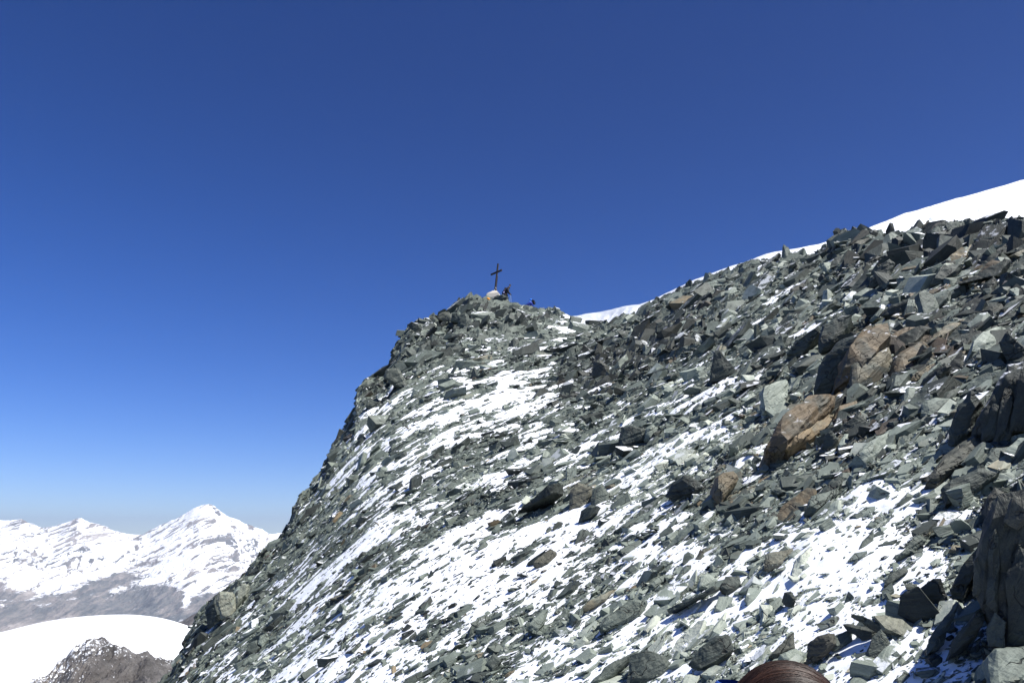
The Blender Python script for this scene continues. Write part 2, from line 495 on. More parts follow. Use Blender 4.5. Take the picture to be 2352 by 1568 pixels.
def stack(rng):
    """slate split into leaves that have slid over one another"""
    V, P = [], []; z = 0; off = 0
    for i in range(rng.integers(2, 5)):
        t = rng.uniform(.06, .16)
        v, p = plate(rng, t, rng.uniform(.4, .7), .35)
        a = rng.normal() * .25; c, s = math.cos(a), math.sin(a)
        k = rng.uniform(.65, 1)
        v = np.stack([(v[:, 0] * c - v[:, 1] * s) * k + rng.normal() * .14, (v[:, 0] * s + v[:, 1] * c) * k + rng.normal() * .1, v[:, 2] + z + v[:, 0] * rng.normal() * .05], -1)
        V.append(v); P += [[j + off for j in f] for f in p]; off += len(v); z += t * .95
    V = np.concatenate(V); V[:, 2] -= z / 2
    return V, P

TPL = []
for i in range(14): TPL.append(stack(RNG))
for i in range(26): TPL.append(plate(RNG, RNG.uniform(.12, .38), RNG.uniform(.35, .8)))
for i in range(10): TPL.append(chunk(RNG, RNG.uniform(.3, .55), RNG.uniform(.4, .75)))

def rot_from(n, ax):
    """stack of rotations with local z along n and local x near ax"""
    z = n / np.linalg.norm(n, axis=-1, keepdims=True)
    x = ax - (ax * z).sum(-1, keepdims=True) * z
    x /= np.linalg.norm(x, axis=-1, keepdims=True) + 1e-9
    yv = np.cross(z, x)
    return np.stack([x, yv, z], -1)

def grad(x, y, d=0.8):
    zx = (base(x + d, y) - base(x - d, y)) / (2 * d); zy = (base(x, y + d) - base(x, y - d)) / (2 * d)
    return zx, zy

def surf(x, y):
    return ground(x, y)

def scatter(n, rng, smin, smax, power, sizepow=.8):
    dx = rng.uniform(-.60, .78, n)
    ys = np.interp(dx, GX, _ys); yb = row_start(dx, ys)
    t = rng.random(n)
    qq = 0.75
    y = 1 / ((1 / yb ** qq) + (1 / ys ** qq - 1 / yb ** qq) * t) ** (1 / qq)
    x = dx * y
    z, sn, cid, R, S = surf(x, y)
    px, py = d2p(x, y, z)
    keep = rng.random(n) < (0.06 + .66 * R ** 1.7) * np.where(sn > -.1, 1, .36)
    s = smin * (1 - rng.random(n)) ** (-1 / power)
    s = np.minimum(s, smax * (.6 + .4 * rng.random(n)))
    size = s * site(SIZEMAP, x, y, z) ** sizepow
    w = size * y / F                                     # half length in metres
    top_ = np.interp(px, _sk[:, 0], _sk[:, 1])
    w = w * np.where((px > 1090) & (px < 1290) & (py < top_ + 22), .42, np.where(py < top_ + 10, np.where(px > 1450, .45, .75), 1))
    gx, gy = grad(x, y)
    N = np.stack([-np.clip(gx, -1.1, 1.1), -np.clip(gy, -1.1, 1.1), np.ones(n)], -1); N /= np.linalg.norm(N, axis=1, keepdims=True)
    kind = rng.random(n)
    tilt = np.where(kind < .62, .16, np.where(kind < .88, .42, 1.0))
    tilt = tilt * (.8 + .5 * R)
    N = N + tilt[:, None] * rng.normal(size=(n, 3)) * [1, 1, .6]
    fall = np.stack([np.full(n, AX[0]), np.full(n, AX[1]), gx * AX[0] + gy * AX[1]], -1)
    ax = fall + .30 * rng.normal(size=(n, 3))
    rot = rot_from(N, ax)
    uu, vv = uv(x, y)
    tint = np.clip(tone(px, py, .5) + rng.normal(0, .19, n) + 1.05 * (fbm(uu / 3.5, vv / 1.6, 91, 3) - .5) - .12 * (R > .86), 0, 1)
    brown = (rng.random(n) < .025 + .4 * rust(px, py)) * rng.uniform(.4, 1, n)
    d = dict(x=x, y=y, z=z, w=w, rot=rot, tint=tint, brown=brown, px=px, py=py, s=size, R=R, N=N, kind=kind, tp=rng.integers(0, len(TPL), n), sn=sn)
    return {k: a[keep] for k, a in d.items()}

def merge(name, D, mat):
    VV, LL, ST, LC, TI, BR, DU = [], [], [], [], [], [], []
    vo = 0; lo = 0
    for k, (V, P) in enumerate(TPL):
        idx = np.where(D['tp'] == k)[0]
        if not len(idx): continue
        w = D['w'][idx][:, None, None]
        jit = RNG.uniform(.75, 1.25, (len(idx), 1, 3))
        L = V[None] * w * jit
        W = np.einsum('nij,nvj->nvi', D['rot'][idx], L)
        W += np.stack([D['x'][idx], D['y'][idx], D['z'][idx]], -1)[:, None, :]
        m = len(idx); nv = len(V)
        loops = np.concatenate([np.array(p) for p in P]); lens = np.array([len(p) for p in P])
        st = np.concatenate([[0], np.cumsum(lens)[:-1]])
        VV.append(W.reshape(-1, 3))
        LL.append((loops[None] + vo + np.arange(m)[:, None] * nv).ravel())
        ST.append((st[None] + lo + np.arange(m)[:, None] * len(loops)).ravel())
        LC.append((L * 1.6 + RNG.uniform(-50, 50, (m, 1, 3))).reshape(-1, 3))
        TI.append(np.repeat(D['tint'][idx], nv)); BR.append(np.repeat(D['brown'][idx], nv))
        DU.append(np.repeat(RNG.uniform(0, .42, m) + .10 * (RNG.random(m) < .12), nv))
        vo += m * nv; lo += m * len(loops)
    return mesh_np(name, np.concatenate(VV), np.concatenate(LL), np.concatenate(ST), mat, None, False,
                   {'lco': np.concatenate(LC), 'tint': np.concatenate(TI), 'brown': np.concatenate(BR), 'dust': np.concatenate(DU)})

D = scatter(330000, RNG, 2.5, 27, 1.8)
D['z'] = D['z'] + D['w'] * .06
# jointed blocks of the crest and of the dark cliff band
def cliffs(px, py):
    top = np.interp(px, _sk[:, 0], _sk[:, 1])
    left = np.clip((px - 780) / 60, 0, 1) * np.clip((1330 - px) / 120, 0, 1) * np.exp(-np.clip((py - top) / np.interp(px, [780, 900, 1000, 1150, 1300], [40, 75, 105, 75, 25]), 0, 9) ** 4)
    band = np.exp(-(((px - 1440) / 170) ** 2 + ((py - 815 + (px - 1440) * .40) / 48) ** 2) ** 1.5)
    low = np.exp(-np.clip((py - top) / 40, 0, 9) ** 4) * np.clip((800 - px) / 60, 0, 1) * .6
    right = np.clip((px - 1850) / 150, 0, 1) * np.exp(-np.clip((py - top) / 90, 0, 9) ** 4) * .35
    return np.clip(left + band + low + right, 0, 1)
D2 = scatter(90000, RNG, 5.5, 27, 2.1)
kp = RNG.random(len(D2['x'])) < cliffs(D2['px'], D2['py']) * .8
D2 = {k: a[kp] for k, a in D2.items()}
m_ = len(D2['x'])
D2['tp'] = RNG.integers(len(TPL) - 10, len(TPL), m_)
Nn = np.array([[-.75, -.25, .55]]) + .22 * RNG.normal(size=(m_, 3)); axn = np.array([[.25, .1, .9]]) + .18 * RNG.normal(size=(m_, 3))
D2['rot'] = rot_from(Nn, axn); D2['N'] = Nn
D2['tint'] = np.clip(RNG.normal(.24, .13, m_) - .16 * (D2['px'] > 1330), 0, 1); D2['w'] = np.where(D2['px'] < 930, np.minimum(D2['w'], 10 * D2['y'] / F), np.where(D2['px'] < 1330, np.minimum(D2['w'], 19 * D2['y'] / F), D2['w'])); D2['z'] = D2['z'] + D2['w'] * .12
# long plates of bedrock cropping out along the fall line
def ledges(px, py):
    a = np.clip((px - 1560) / 250, 0, 1) * np.clip((py - 540) / 40, 0, 1) * np.clip((1000 - py) / 100, 0, 1)
    b = np.exp(-(((px - 1850) / 380) ** 2 + ((py - 1180 + .45 * (px - 1850)) / 130) ** 2)) * .9
    c = np.exp(-(((px - 1500) / 150) ** 2 + ((py - 1480) / 90) ** 2)) * .7
    return np.clip(np.maximum(np.maximum(a, b), c), 0, 1)
D3 = scatter(32000, RNG, 16.0, 52, 1.8)
kp = RNG.random(len(D3['x'])) < ledges(D3['px'], D3['py']) * .30 * (D3['R'] > .45)
D3 = {k: a[kp] for k, a in D3.items()}
m3 = len(D3['x']); gx_, gy_ = grad(D3['x'], D3['y'])
D3['tp'] = RNG.integers(0, 26, m3)
Nn = np.stack([-gx_ - .15, -gy_ - .35, np.ones(m3)], -1) + .13 * RNG.normal(size=(m3, 3))
axn = np.stack([np.full(m3, AX[0]), np.full(m3, AX[1]), gx_ * AX[0] + gy_ * AX[1] + .12], -1) + .10 * RNG.normal(size=(m3, 3))
D3['rot'] = rot_from(Nn, axn) * np.array([1.25, .8, 1.0])[None, None, :]; D3['N'] = Nn
D3['z'] = D3['z'] - D3['w'] * .03
D3['tint'] = np.clip(D3['tint'] - .20 * (D3['py'] < 930 - .25 * (D3['px'] - 1900)), 0, 1)
print('cliff, ledge stones', m_, m3)
D = {k: np.concatenate([D[k], D2[k], D3[k]]) for k in D}
order = np.argsort(-D['w'] / D['y'])
BIG = order[:210]; REST = order[210:]
rubble = merge('slate_rubble', {k: a[REST] for k, a in D.items()}, M_SLATE)
tag(rubble, 'grey-green slate rubble strewn down the whole snow-streaked slope', 'rubble', None, 'stuff')
print('rubble stones', len(REST))

# rough boulder meshes for stones seen at size
def h3(a, b, c, s):
    return h2(a * 7 + c * 131, b * 3 - c * 57, s)
def vn3(p, s):
    i = np.floor(p); f = p - i; f = f * f * (3 - 2 * f)
    r = 0
    for dx in (0, 1):
        for dy in (0, 1):
            for dz in (0, 1):
                w = (f[:, 0] if dx else 1 - f[:, 0]) * (f[:, 1] if dy else 1 - f[:, 1]) * (f[:, 2] if dz else 1 - f[:, 2])
                r = r + w * h3(i[:, 0] + dx, i[:, 1] + dy, i[:, 2] + dz, s)
    return r
def fb3(p, s, o=3):
    t = 0; a = 1; n = 0
    for k in range(o): t = t + a * vn3(p * 2 ** k + 3.7 * k, s + k); n += a; a *= .5
    return t / n - .5

def rough_mesh(name, V, P, mat, frame=None, cell=None, rough=.05, step=.06, tint=.4, brown=0, dust=.2, seed=0):
    """subdivide a faceted stone and break its faces up with bedding steps and pits; V in metres about its own origin"""
    V = np.asarray(V, float)
    size = np.ptp(V, axis=0).max()
    cell = cell or size / 16
    bm = bmesh.new()
    vs = [bm.verts.new(v) for v in V]
    for p in P:
        try: bm.faces.new([vs[i] for i in p])
        except ValueError: pass
    bmesh.ops.triangulate(bm, faces=bm.faces)
    for _ in range(6):
        es = [e for e in bm.edges if e.calc_length() > cell]
        if not es: break
        bmesh.ops.subdivide_edges(bm, edges=es, cuts=1, use_grid_fill=False)
        bmesh.ops.triangulate(bm, faces=[f for f in bm.faces if len(f.verts) > 3])
    bm.normal_update()
    C = np.array([v.co[:] for v in bm.verts]); N = np.array([v.normal[:] for v in bm.verts])
    fr = np.eye(3) if frame is None else np.array(frame)          # columns = local axes, z = bedding normal
    L = C @ fr
    q = L / size
    lay = L[:, 2] / (size * step) + fb3(q * 3, seed + 5) * 2.0
    st = h2(np.floor(lay), np.zeros(len(lay)), seed + 9) - .5
    nz = np.abs(N @ fr[:, 2])
    d = size * (.045 * st * (1 - nz) * (step > 0) + rough * 1.2 * fb3(q * 5, seed + 1, 4) + rough * 1.6 * fb3(q * 2.0, seed + 2, 2) + rough * .5 * fb3(q * 14, seed + 4, 2))
    C = C + N * d[:, None]
    for v, c in zip(bm.verts, C): v.co = c
    me = bpy.data.meshes.new(name); bm.to_mesh(me); bm.free()
    n = len(me.vertices)
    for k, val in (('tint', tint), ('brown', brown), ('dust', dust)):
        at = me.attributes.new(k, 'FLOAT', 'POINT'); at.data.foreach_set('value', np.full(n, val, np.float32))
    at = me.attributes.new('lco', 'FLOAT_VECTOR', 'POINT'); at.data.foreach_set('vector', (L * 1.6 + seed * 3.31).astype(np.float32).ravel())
    me.materials.append(mat)
    return me

# ---------------------------------------------------------------- stones and outcrops the photo shows one by one
K = 0.8596
def c4(p): return [((1400 + x / 3.136) * K, (700 + y / 3.136) * K) for x, y in p]
def c5(p): return [((2036 + x / 3.136) * K, (450 + y / 3.136) * K) for x, y in p]
def c6(p): return [((2000 + x / 3.136) * K, (850 + y / 3.136) * K) for x, y in p]
def c7(p): return [((1936 + x / 2.94) * K, (1300 + y / 2.94) * K) for x, y in p]
def c8(p): return [((1200 + x / 2.94) * K, (1300 + y / 2.94) * K) for x, y in p]
def c2(p): return [((x / 2.94) * K, (1300 + y / 2.94) * K) for x, y in p]
def c9(p): return [((900 + x / 5.2275) * K, (800 + y / 5.2275) * K) for x, y in p]
BED = Vector((-.42, -.30, .86)).normalized()
HEROES = []; PLANE = {}
def stone(kind, label, cat, out, side=0.0, lean=0.5, tf=.35, tint=.45, brown=0.0, bed=None, dust=.2, fwd=.12, cell=22, rough=.045, step=.06, bulge=None, shrink=.9, group=None, at=None, on=None):
    """a rock standing where the photo shows it: its visible face lies in a plane through the slope, and it has a back of its own"""
    out = np.array(out, float)
    cx, cy = out.mean(0)
    low = out[out[:, 1].argmax()]
    y0 = at or hit(float(np.clip(.5 * (low[0] + cx), 380, 2700)), min(float(low[1]) - 4, 1560))
    y0 *= (1 - .012)
    dx0, e0 = p2d(low[0], low[1])
    if on:                                              # against the face of an outcrop already built
        s2, l2, X0, Y0, Z0, gap = on
        y0 = (Y0 - l2 * Z0 - s2 * X0) / (1 - l2 * e0 - s2 * dx0) - gap
    PLANE[label] = None
    x0, z0 = dx0 * y0, e0 * y0
    PLANE[label] = (side, lean, x0, y0, z0)
    dx, e = p2d(out[:, 0], out[:, 1])
    y = (y0 - lean * z0 - side * x0) / (1 - lean * e - side * dx)
    P = np.stack([dx * y, y, e * y], -1)
    size = np.linalg.norm(P.max(0) - P.min(0))
    n = np.array([side, -1.0, lean]); n /= np.linalg.norm(n)
    C = P.mean(0)
    front = P + n * size * fwd * .2
    mid = C + (P - C) * .72 + n * size * fwd * .75 + RNG.normal(0, .02 * size, P.shape)
    backp = C + (P - C) * shrink - n * size * tf + RNG.normal(0, .02 * size, P.shape)
    pts = [front, mid, backp]
    if bulge is not None:
        for bx, by, bd in bulge:
            a_, b_ = p2d(bx, by); yy = y0 + lean * 0 - bd * size; pts.append(np.array([[a_ * yy, yy, b_ * yy]]))
    A = np.concatenate(pts)
    o0 = np.array([C[0], C[1], P[:, 2].min()])
    V, Pl = hull((A - o0).tolist(), False)
    b = (Vector(bed) if bed is not None else BED).normalized()
    fr = rot_from(np.array([b[:]]), np.array([[.8, .2, .5]]))[0]
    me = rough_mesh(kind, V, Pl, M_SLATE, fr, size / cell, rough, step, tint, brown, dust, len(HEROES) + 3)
    o = bpy.data.objects.new(kind, me); COL.objects.link(o); o.location = o0
    tag(o, label, cat, group, 'thing')
    HEROES.append((o, (float(cx), float(cy)), label))
    return o
S = stone
LIT = dict(side=.25, lean=1.0); DK = dict(side=-.75, lean=.05); MID = dict(side=-.2, lean=.6)
S('brown_boulder', 'largest rusty brown boulder, tall and rounded, on the right of the slope', 'boulder', c6([(700,640),(735,420),(830,280),(940,185),(1100,112),(1165,140),(1180,260),(870,640)]), side=-.1, lean=.5, tint=.38, brown=.95, tf=.5, fwd=.3)
S('boulder', 'grey-brown block with a flat face leaning against the largest rusty boulder', 'boulder', c6([(865,630),(858,400),(960,330),(1170,240),(1210,330),(1190,450),(1010,530)]), side=.15, lean=.35, tint=.55, brown=.55, tf=.3, fwd=.1)
S('brown_slab', 'rusty brown slab just right of the top of the largest rusty boulder', 'slab', c6([(1170,150),(1300,115),(1530,100),(1500,160),(1360,220),(1220,290),(1180,240)]), side=.1, lean=.8, tint=.35, brown=.95, tf=.3)
S('brown_boulder', 'brown ribbed boulder right of the grey-brown flat-faced block', 'boulder', c6([(1210,360),(1260,300),(1480,225),(1510,260),(1390,340),(1350,440),(1230,510)]), side=.1, lean=.7, tint=.42, brown=.85, tf=.35)
S('slate_slab', 'pinkish brown slab above the pale green rocks near the right edge', 'slab', c6([(1520,200),(1540,140),(1690,60),(1780,60),(1760,120),(1570,225)]), side=.1, lean=.8, tint=.55, brown=.6, tf=.25)
S('slate_slab', 'pale grey slab standing upright with a dark crack across it', 'slab', c6([(120,640),(135,570),(240,530),(310,515),(340,550),(300,660),(290,775),(200,800),(140,770)]), side=.35, lean=.45, tint=.80, tf=.18, fwd=.04, dust=0, rough=.015)
S('brown_slab', 'long layered rusty slab below the pale upright slab', 'slab', c6([(135,1110),(200,990),(330,850),(490,700),(600,670),(720,690),(700,780),(410,1060),(290,1190),(180,1150)]), side=0, lean=.8, tint=.36, brown=1, tf=.3, fwd=.2, step=.035)
S('brown_ledge', 'orange-brown ledge on the lower side of the long layered rusty slab', 'ledge', c6([(280,1100),(560,860),(700,830),(740,880),(600,970),(470,1070),(330,1120)]), side=.2, lean=.9, tint=.6, brown=1, tf=.2, step=.03, at=hit(*c6([(300,1150)])[0])*.975)
S('brown_ledge', 'small rusty ledge between the long rusty slab and the pale green rocks', 'ledge', c6([(740,760),(900,700),(940,780),(850,860),(760,900),(720,850)]), side=.1, lean=.8, tint=.42, brown=.95)
S('slate_slab', 'tall dark slanted slab left of the largest rusty boulder', 'slab', c6([(545,660),(600,400),(760,200),(1000,105),(830,290),(740,400),(690,630)]), side=-.8, lean=.25, tint=.2, tf=.3)
S('slate_slab', 'dark pointed slab up the slope from the pale cracked upright slab', 'slab', c6([(320,350),(400,180),(450,160),(590,60),(600,120),(480,300),(420,350)]), tint=.3, **DK)
S('boulder', 'dark ridged triangular rock high on the right edge', 'boulder', c6([(2100,210),(2170,110),(2280,200),(2330,260),(2330,390),(2170,370)]), tint=.16, step=.04, **DK)
S('rock_outcrop', 'dark ribbed outcrop with snow stuck to it at the right edge', 'outcrop', c6([(1870,1000),(1920,870),(1950,790),(2060,720),(2110,560),(2170,400),(2340,330),(2400,700),(2340,900),(2190,960),(2050,1060),(1970,1060)]), side=-.6, lean=.1, tint=.06, tf=.35, fwd=.25, cell=44, rough=.055, dust=.38, step=.05, bed=(-.8,-.3,.45))
S('slate_slab', 'tall dark blunt slab left of the ribbed outcrop at the right edge', 'slab', c6([(1690,1110),(1700,900),(1780,720),(1870,620),(1940,700),(1900,850),(1850,1000),(1740,1090)]), side=-.8, lean=.05, tint=.2, tf=.3)
S('slate_slab', 'long speckled slab pointing down the slope below the ribbed outcrop', 'slab', c6([(1480,1400),(1500,1330),(1640,1150),(1870,980),(1925,975),(1965,1090),(1840,1150),(1700,1270),(1580,1400)]), side=-.15, lean=.6, tint=.24, brown=.25, tf=.25, rough=.04)
S('layered_outcrop', 'dark finely layered outcrop above the leaning shaded slabs', 'outcrop', c6([(1620,1440),(1700,1360),(1930,1270),(2110,1300),(2000,1390),(1850,1500),(1650,1560)]), side=-.3, lean=.5, tint=.22, tf=.3, step=.035)
S('slate_slab', 'green-grey slab right of the layered dark outcrop', 'slab', c6([(1970,1200),(2040,1090),(2240,1080),(2230,1130),(2110,1250),(2060,1270)]), tint=.4, **MID)
S('slate_slab', 'pale green block with two dark grooves beside a dark blunt stone', 'block', c6([(760,1060),(800,975),(880,970),(900,1010),(870,1070),(790,1120)]), tint=.85, **LIT)
S('layered_outcrop', 'pale green layered outcrop in the middle of the right slope', 'outcrop', c6([(900,1150),(1010,1050),(1210,940),(1260,1010),(1180,1130),(1080,1190),(970,1220)]), tint=.78, side=.2, lean=.8, step=.03)
S('boulder', 'dark blunt stone standing left of the pale green grooved block', 'boulder', c6([(615,1100),(640,990),(690,940),(740,1010),(725,1080),(650,1130)]), tint=.18, **DK)
S('boulder', 'dark rounded boulder just below the small rusty ledge', 'boulder', c6([(740,970),(790,890),(930,800),(970,860),(960,930),(860,980)]), tint=.22, side=-.6, lean=.3)
S('slate_slab', 'green slab lying under the rusty ledges toward the right', 'slab', c6([(1290,720),(1310,600),(1500,580),(1490,640),(1370,720)]), tint=.62, **LIT)
S('boulder', 'green-grey lumpy boulder left of the tall dark blunt slab', 'boulder', c6([(1440,800),(1460,710),(1560,670),(1690,680),(1700,730),(1600,830),(1500,850)]), tint=.58, **MID)
S('slate_slab', 'broad pale speckled slab below the ridged triangular rock', 'slab', c6([(1860,290),(1900,200),(2090,100),(2150,110),(2100,220),(1960,310)]), tint=.8, **LIT)
S('slate_slab', 'thin brown slab lying on a dark one below the brown ribbed boulder', 'slab', c6([(1360,520),(1480,440),(1590,400),(1600,420),(1480,500),(1400,530)]), tint=.5, brown=.8, side=.2, lean=1.0, tf=.15)
S('slate_slab', 'dark long slab under the thin brown slab', 'slab', c6([(1440,570),(1470,510),(1640,370),(1700,400),(1640,470),(1520,570)]), tint=.16, **DK)
# lower right, close to the camera
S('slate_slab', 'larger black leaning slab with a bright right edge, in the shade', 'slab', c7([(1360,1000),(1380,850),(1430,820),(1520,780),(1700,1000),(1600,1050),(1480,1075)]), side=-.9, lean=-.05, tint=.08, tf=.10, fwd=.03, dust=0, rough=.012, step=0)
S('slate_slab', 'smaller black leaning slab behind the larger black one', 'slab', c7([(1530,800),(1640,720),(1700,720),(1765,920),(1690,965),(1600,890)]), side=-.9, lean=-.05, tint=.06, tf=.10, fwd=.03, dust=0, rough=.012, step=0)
S('slate_slab', 'yellow-green slab lit on top, uppermost of the fanned pile', 'slab', c7([(1170,1010),(1240,1000),(1540,1090),(1590,1170),(1490,1215),(1260,1110)]), side=.2, lean=1.1, tint=.62, brown=.3, tf=.14, fwd=.04, dust=0)
S('slate_slab', 'thin dark slab under the yellow-green one in the fanned pile', 'slab', c7([(990,1000),(1060,1015),(1240,1110),(1470,1210),(1430,1240),(1150,1110)]), side=-.3, lean=.5, tint=.25, tf=.12, dust=0)
S('slate_slab', 'black wedge at the left end of the fanned pile', 'slab', c7([(930,1080),(1000,1090),(1190,1120),(1200,1170),(1120,1220),(990,1140)]), side=-.7, lean=-.1, tint=.1, tf=.2, dust=0)
S('slate_slab', 'upright triangular slab propping up the fanned pile', 'slab', c7([(1110,1300),(1160,1180),(1230,1110),(1340,1280),(1280,1310),(1130,1400)]), side=-.3, lean=.3, tint=.3, tf=.2, dust=0)
S('slate_slab', 'broad flat grey slab in the foreground with a shadow across it', 'slab', c7([(920,1600),(1100,1400),(1290,1300),(1560,1230),(1590,1280),(1570,1480),(1560,1600)]), side=.1, lean=1.0, tint=.55, tf=.15, fwd=.04, cell=30, rough=.02, dust=0)
S('slate_slab', 'long narrow upright slab between two patches of snow at the lower right', 'slab', c7([(1585,1330),(1600,1200),(1800,930),(1840,900),(1800,1000),(1750,1130),(1680,1280)]), side=-.3, lean=.5, tint=.3, tf=.12)
S('rock_outcrop', 'leaning dark spike at the foot of the large shaded outcrop', 'outcrop', c7([(1740,1370),(1800,1250),(1960,1000),(2030,960),(2030,1030),(1960,1180),(1880,1260)]), side=-.7, lean=.2, tint=.15, tf=.2)
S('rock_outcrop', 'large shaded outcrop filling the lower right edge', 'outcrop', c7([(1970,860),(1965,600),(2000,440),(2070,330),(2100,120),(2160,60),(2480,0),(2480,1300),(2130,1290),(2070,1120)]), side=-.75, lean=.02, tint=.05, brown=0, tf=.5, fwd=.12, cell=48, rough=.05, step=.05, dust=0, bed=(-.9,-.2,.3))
S('rock_outcrop', 'speckled brown head of rock on top of the large shaded outcrop', 'outcrop', c7([(2045,330),(2050,80),(2120,5),(2270,90),(2220,240),(2130,310)]), side=-.3, lean=.35, tint=.22, brown=.45, tf=.4, rough=.06, dust=0, cell=30)
S('rock_outcrop', 'smooth upright pillar on the left flank of the large shaded outcrop', 'outcrop', c7([(1965,800),(1975,560),(2030,460),(2090,420),(2125,560),(2120,820),(2000,860)]), side=-.45, lean=.1, tint=.10, brown=.2, tf=.25, bed=(-.9,-.2,.3), dust=0, cell=30)
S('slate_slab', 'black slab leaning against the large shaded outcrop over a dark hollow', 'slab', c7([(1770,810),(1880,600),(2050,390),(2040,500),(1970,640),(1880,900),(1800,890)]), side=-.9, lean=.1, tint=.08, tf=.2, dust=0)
S('boulder', 'pale rough rock in the bottom right corner', 'boulder', c7([(2060,1340),(2110,1280),(2190,1290),(2480,1270),(2480,1600),(2080,1600),(2150,1440)]), side=.1, lean=.9, tint=.6, tf=.4, fwd=.15, cell=26)
S('block', 'squared block tilted on the edge of the large snow patch', 'block', c7([(745,300),(830,235),(885,320),(810,370)]), side=.1, lean=.3, tint=.5, tf=.25, fwd=.05, dust=0)
S('slate_slab', 'pale whitish slab sunk in the snow patch', 'slab', c7([(530,700),(560,580),(690,470),(670,560),(600,700),(560,730)]), side=.3, lean=1.2, tint=1.0, tf=.12, dust=.25)
S('block', 'brownish flat-topped block left of the pale whitish slab', 'block', c7([(310,640),(320,540),(400,510),(530,490),(540,520),(440,630),(350,655)]), side=0, lean=.6, tint=.5, brown=.4)
S('boulder', 'speckled stone just above the brown-haired head', 'boulder', c7([(340,1340),(500,1180),(550,1150),(555,1270),(420,1350)]), tint=.3, brown=.2, **MID)
S('boulder', 'mossy dark stone above and right of the brown-haired head', 'boulder', c7([(640,1400),(660,1230),(720,1180),(810,1150),(850,1230),(780,1330),(700,1380)]), tint=.2, brown=.4, **DK)
S('block', 'plain grey block right of the mossy dark stone', 'block', c7([(830,1210),(880,1160),(1000,1110),(995,1220),(860,1290)]), tint=.4, side=0, lean=.4)
S('slate_slab', 'pale cracked slab touching the top of the brown-haired head', 'slab', c7([(430,1320),(560,1270),(620,1320),(615,1400),(520,1410)]), tint=.75, **LIT)
S('boulder', 'low grey rock cut off by the bottom edge below the broad flat slab', 'boulder', c7([(1490,1600),(1520,1520),(1600,1480),(1870,1490),(1930,1600)]), tint=.5, **LIT)
S('slate_slab', 'grey pointed slab in the snow left of the larger black leaning slab', 'slab', c7([(1250,780),(1290,690),(1420,630),(1445,660),(1300,765)]), tint=.35, **MID)
S('slate_slab', 'narrow ribbed stone standing in the upper part of the large snow patch', 'slab', c7([(1050,505),(1080,430),(1170,330),(1175,430),(1110,505)]), tint=.42, **MID)
S('slate_slab', 'greenish slab upslope from the fanned pile, beside snow streaks', 'slab', c7([(1345,570),(1490,400),(1560,370),(1585,430),(1450,530)]), tint=.5, **MID)
S('slate_slab', 'flat slab like a table over the fan of thin green plates', 'slab', c7([(370,30),(610,-10),(600,45),(430,65)]), tint=.4, side=-.1, lean=.8, tf=.1)
S('layered_outcrop', 'layered ledge at the head of the large snow patch', 'outcrop', c7([(635,190),(680,80),(900,0),(900,60),(800,110),(700,210)]), tint=.5, side=0, lean=.6, step=.035)
S('slate_slab', 'small brown-topped slab in the gravel below the dark outcrop at right', 'slab', c7([(1770,490),(1790,460),(1850,465),(1865,500),(1830,525)]), tint=.5, brown=.6, **LIT)
S('boulder', 'dark stone in the scree above the mossy dark stone', 'boulder', c7([(450,900),(470,830),(520,820),(560,880),(540,945),(480,940)]), tint=.2, **DK)
# middle of the slope
S('boulder', 'left one of two joined boulders at the centre of the slope, brownish', 'boulder', c8([(945,200),(950,40),(1010,-30),(1130,0),(1115,110),(1040,180)]), tint=.42, brown=.4, side=-.2, lean=.4, tf=.5)
S('boulder', 'right one of two joined boulders at the centre of the slope, bluish grey', 'boulder', c8([(1115,100),(1130,20),(1200,-25),(1260,60),(1240,120),(1140,155)]), tint=.42, side=-.1, lean=.4, tf=.5)
S('slate_slab', 'dark slab hanging below the two joined boulders', 'slab', c8([(1015,290),(1040,190),(1110,140),(1170,150),(1100,250)]), tint=.25, **DK)
S('boulder', 'black squat block on snow left of the round brown boulder', 'boulder', c8([(1700,70),(1760,-30),(1850,-85),(1990,0),(1975,90),(1760,105)]), tint=.10, side=-.8, lean=.05, tf=.5)
S('brown_boulder', 'round brown boulder between snow and green ledges', 'boulder', c8([(2070,60),(2085,-60),(2150,-100),(2230,-110),(2270,-50),(2200,40),(2130,140)]), tint=.5, brown=.8, side=.1, lean=.5, tf=.5, fwd=.25)
S('slate_slab', 'smooth kite-shaped slab on the snow low in the middle', 'slab', c8([(595,1115),(720,970),(785,960),(755,1060),(690,1155)]), tint=.5, side=.1, lean=.9, tf=.12)
S('slate_slab', 'dark square-cut slab near the bottom edge in the middle', 'slab', c8([(280,1400),(350,1305),(410,1370),(345,1455)]), tint=.28, side=-.1, lean=.5, tf=.15)
S('slate_slab', 'grey slab overlapped by the dark square-cut slab', 'slab', c8([(90,1510),(170,1400),(290,1345),(320,1430),(190,1510)]), tint=.4, side=0, lean=.8, tf=.12)
S('slate_slab', 'long beam-like slab running to the bottom edge', 'slab', c8([(1100,1560),(1200,1450),(1400,1330),(1490,1285),(1450,1360),(1230,1570)]), tint=.35, side=-.1, lean=.6, tf=.15, step=.04)
S('layered_outcrop', 'pile of thin dark plates at the bottom edge', 'outcrop', c8([(1390,1560),(1420,1330),(1550,1280),(1700,1330),(1760,1420),(1720,1560)]), tint=.3, side=-.2, lean=.5, step=.06, cell=30, tf=.35, rough=.045)
S('layered_outcrop', 'green jointed outcrop above the beam-like slab', 'outcrop', c8([(1180,1110),(1200,1040),(1280,1000),(1440,900),(1560,900),(1500,1000),(1380,1080),(1250,1135)]), tint=.5, side=-.1, lean=.6, step=.05)
S('slate_slab', 'long pale splinter lying on the snow right of the green jointed outcrop', 'slab', c8([(1545,1235),(1790,1040),(1800,1085),(1620,1225)]), tint=.72, side=.2, lean=1, tf=.08)
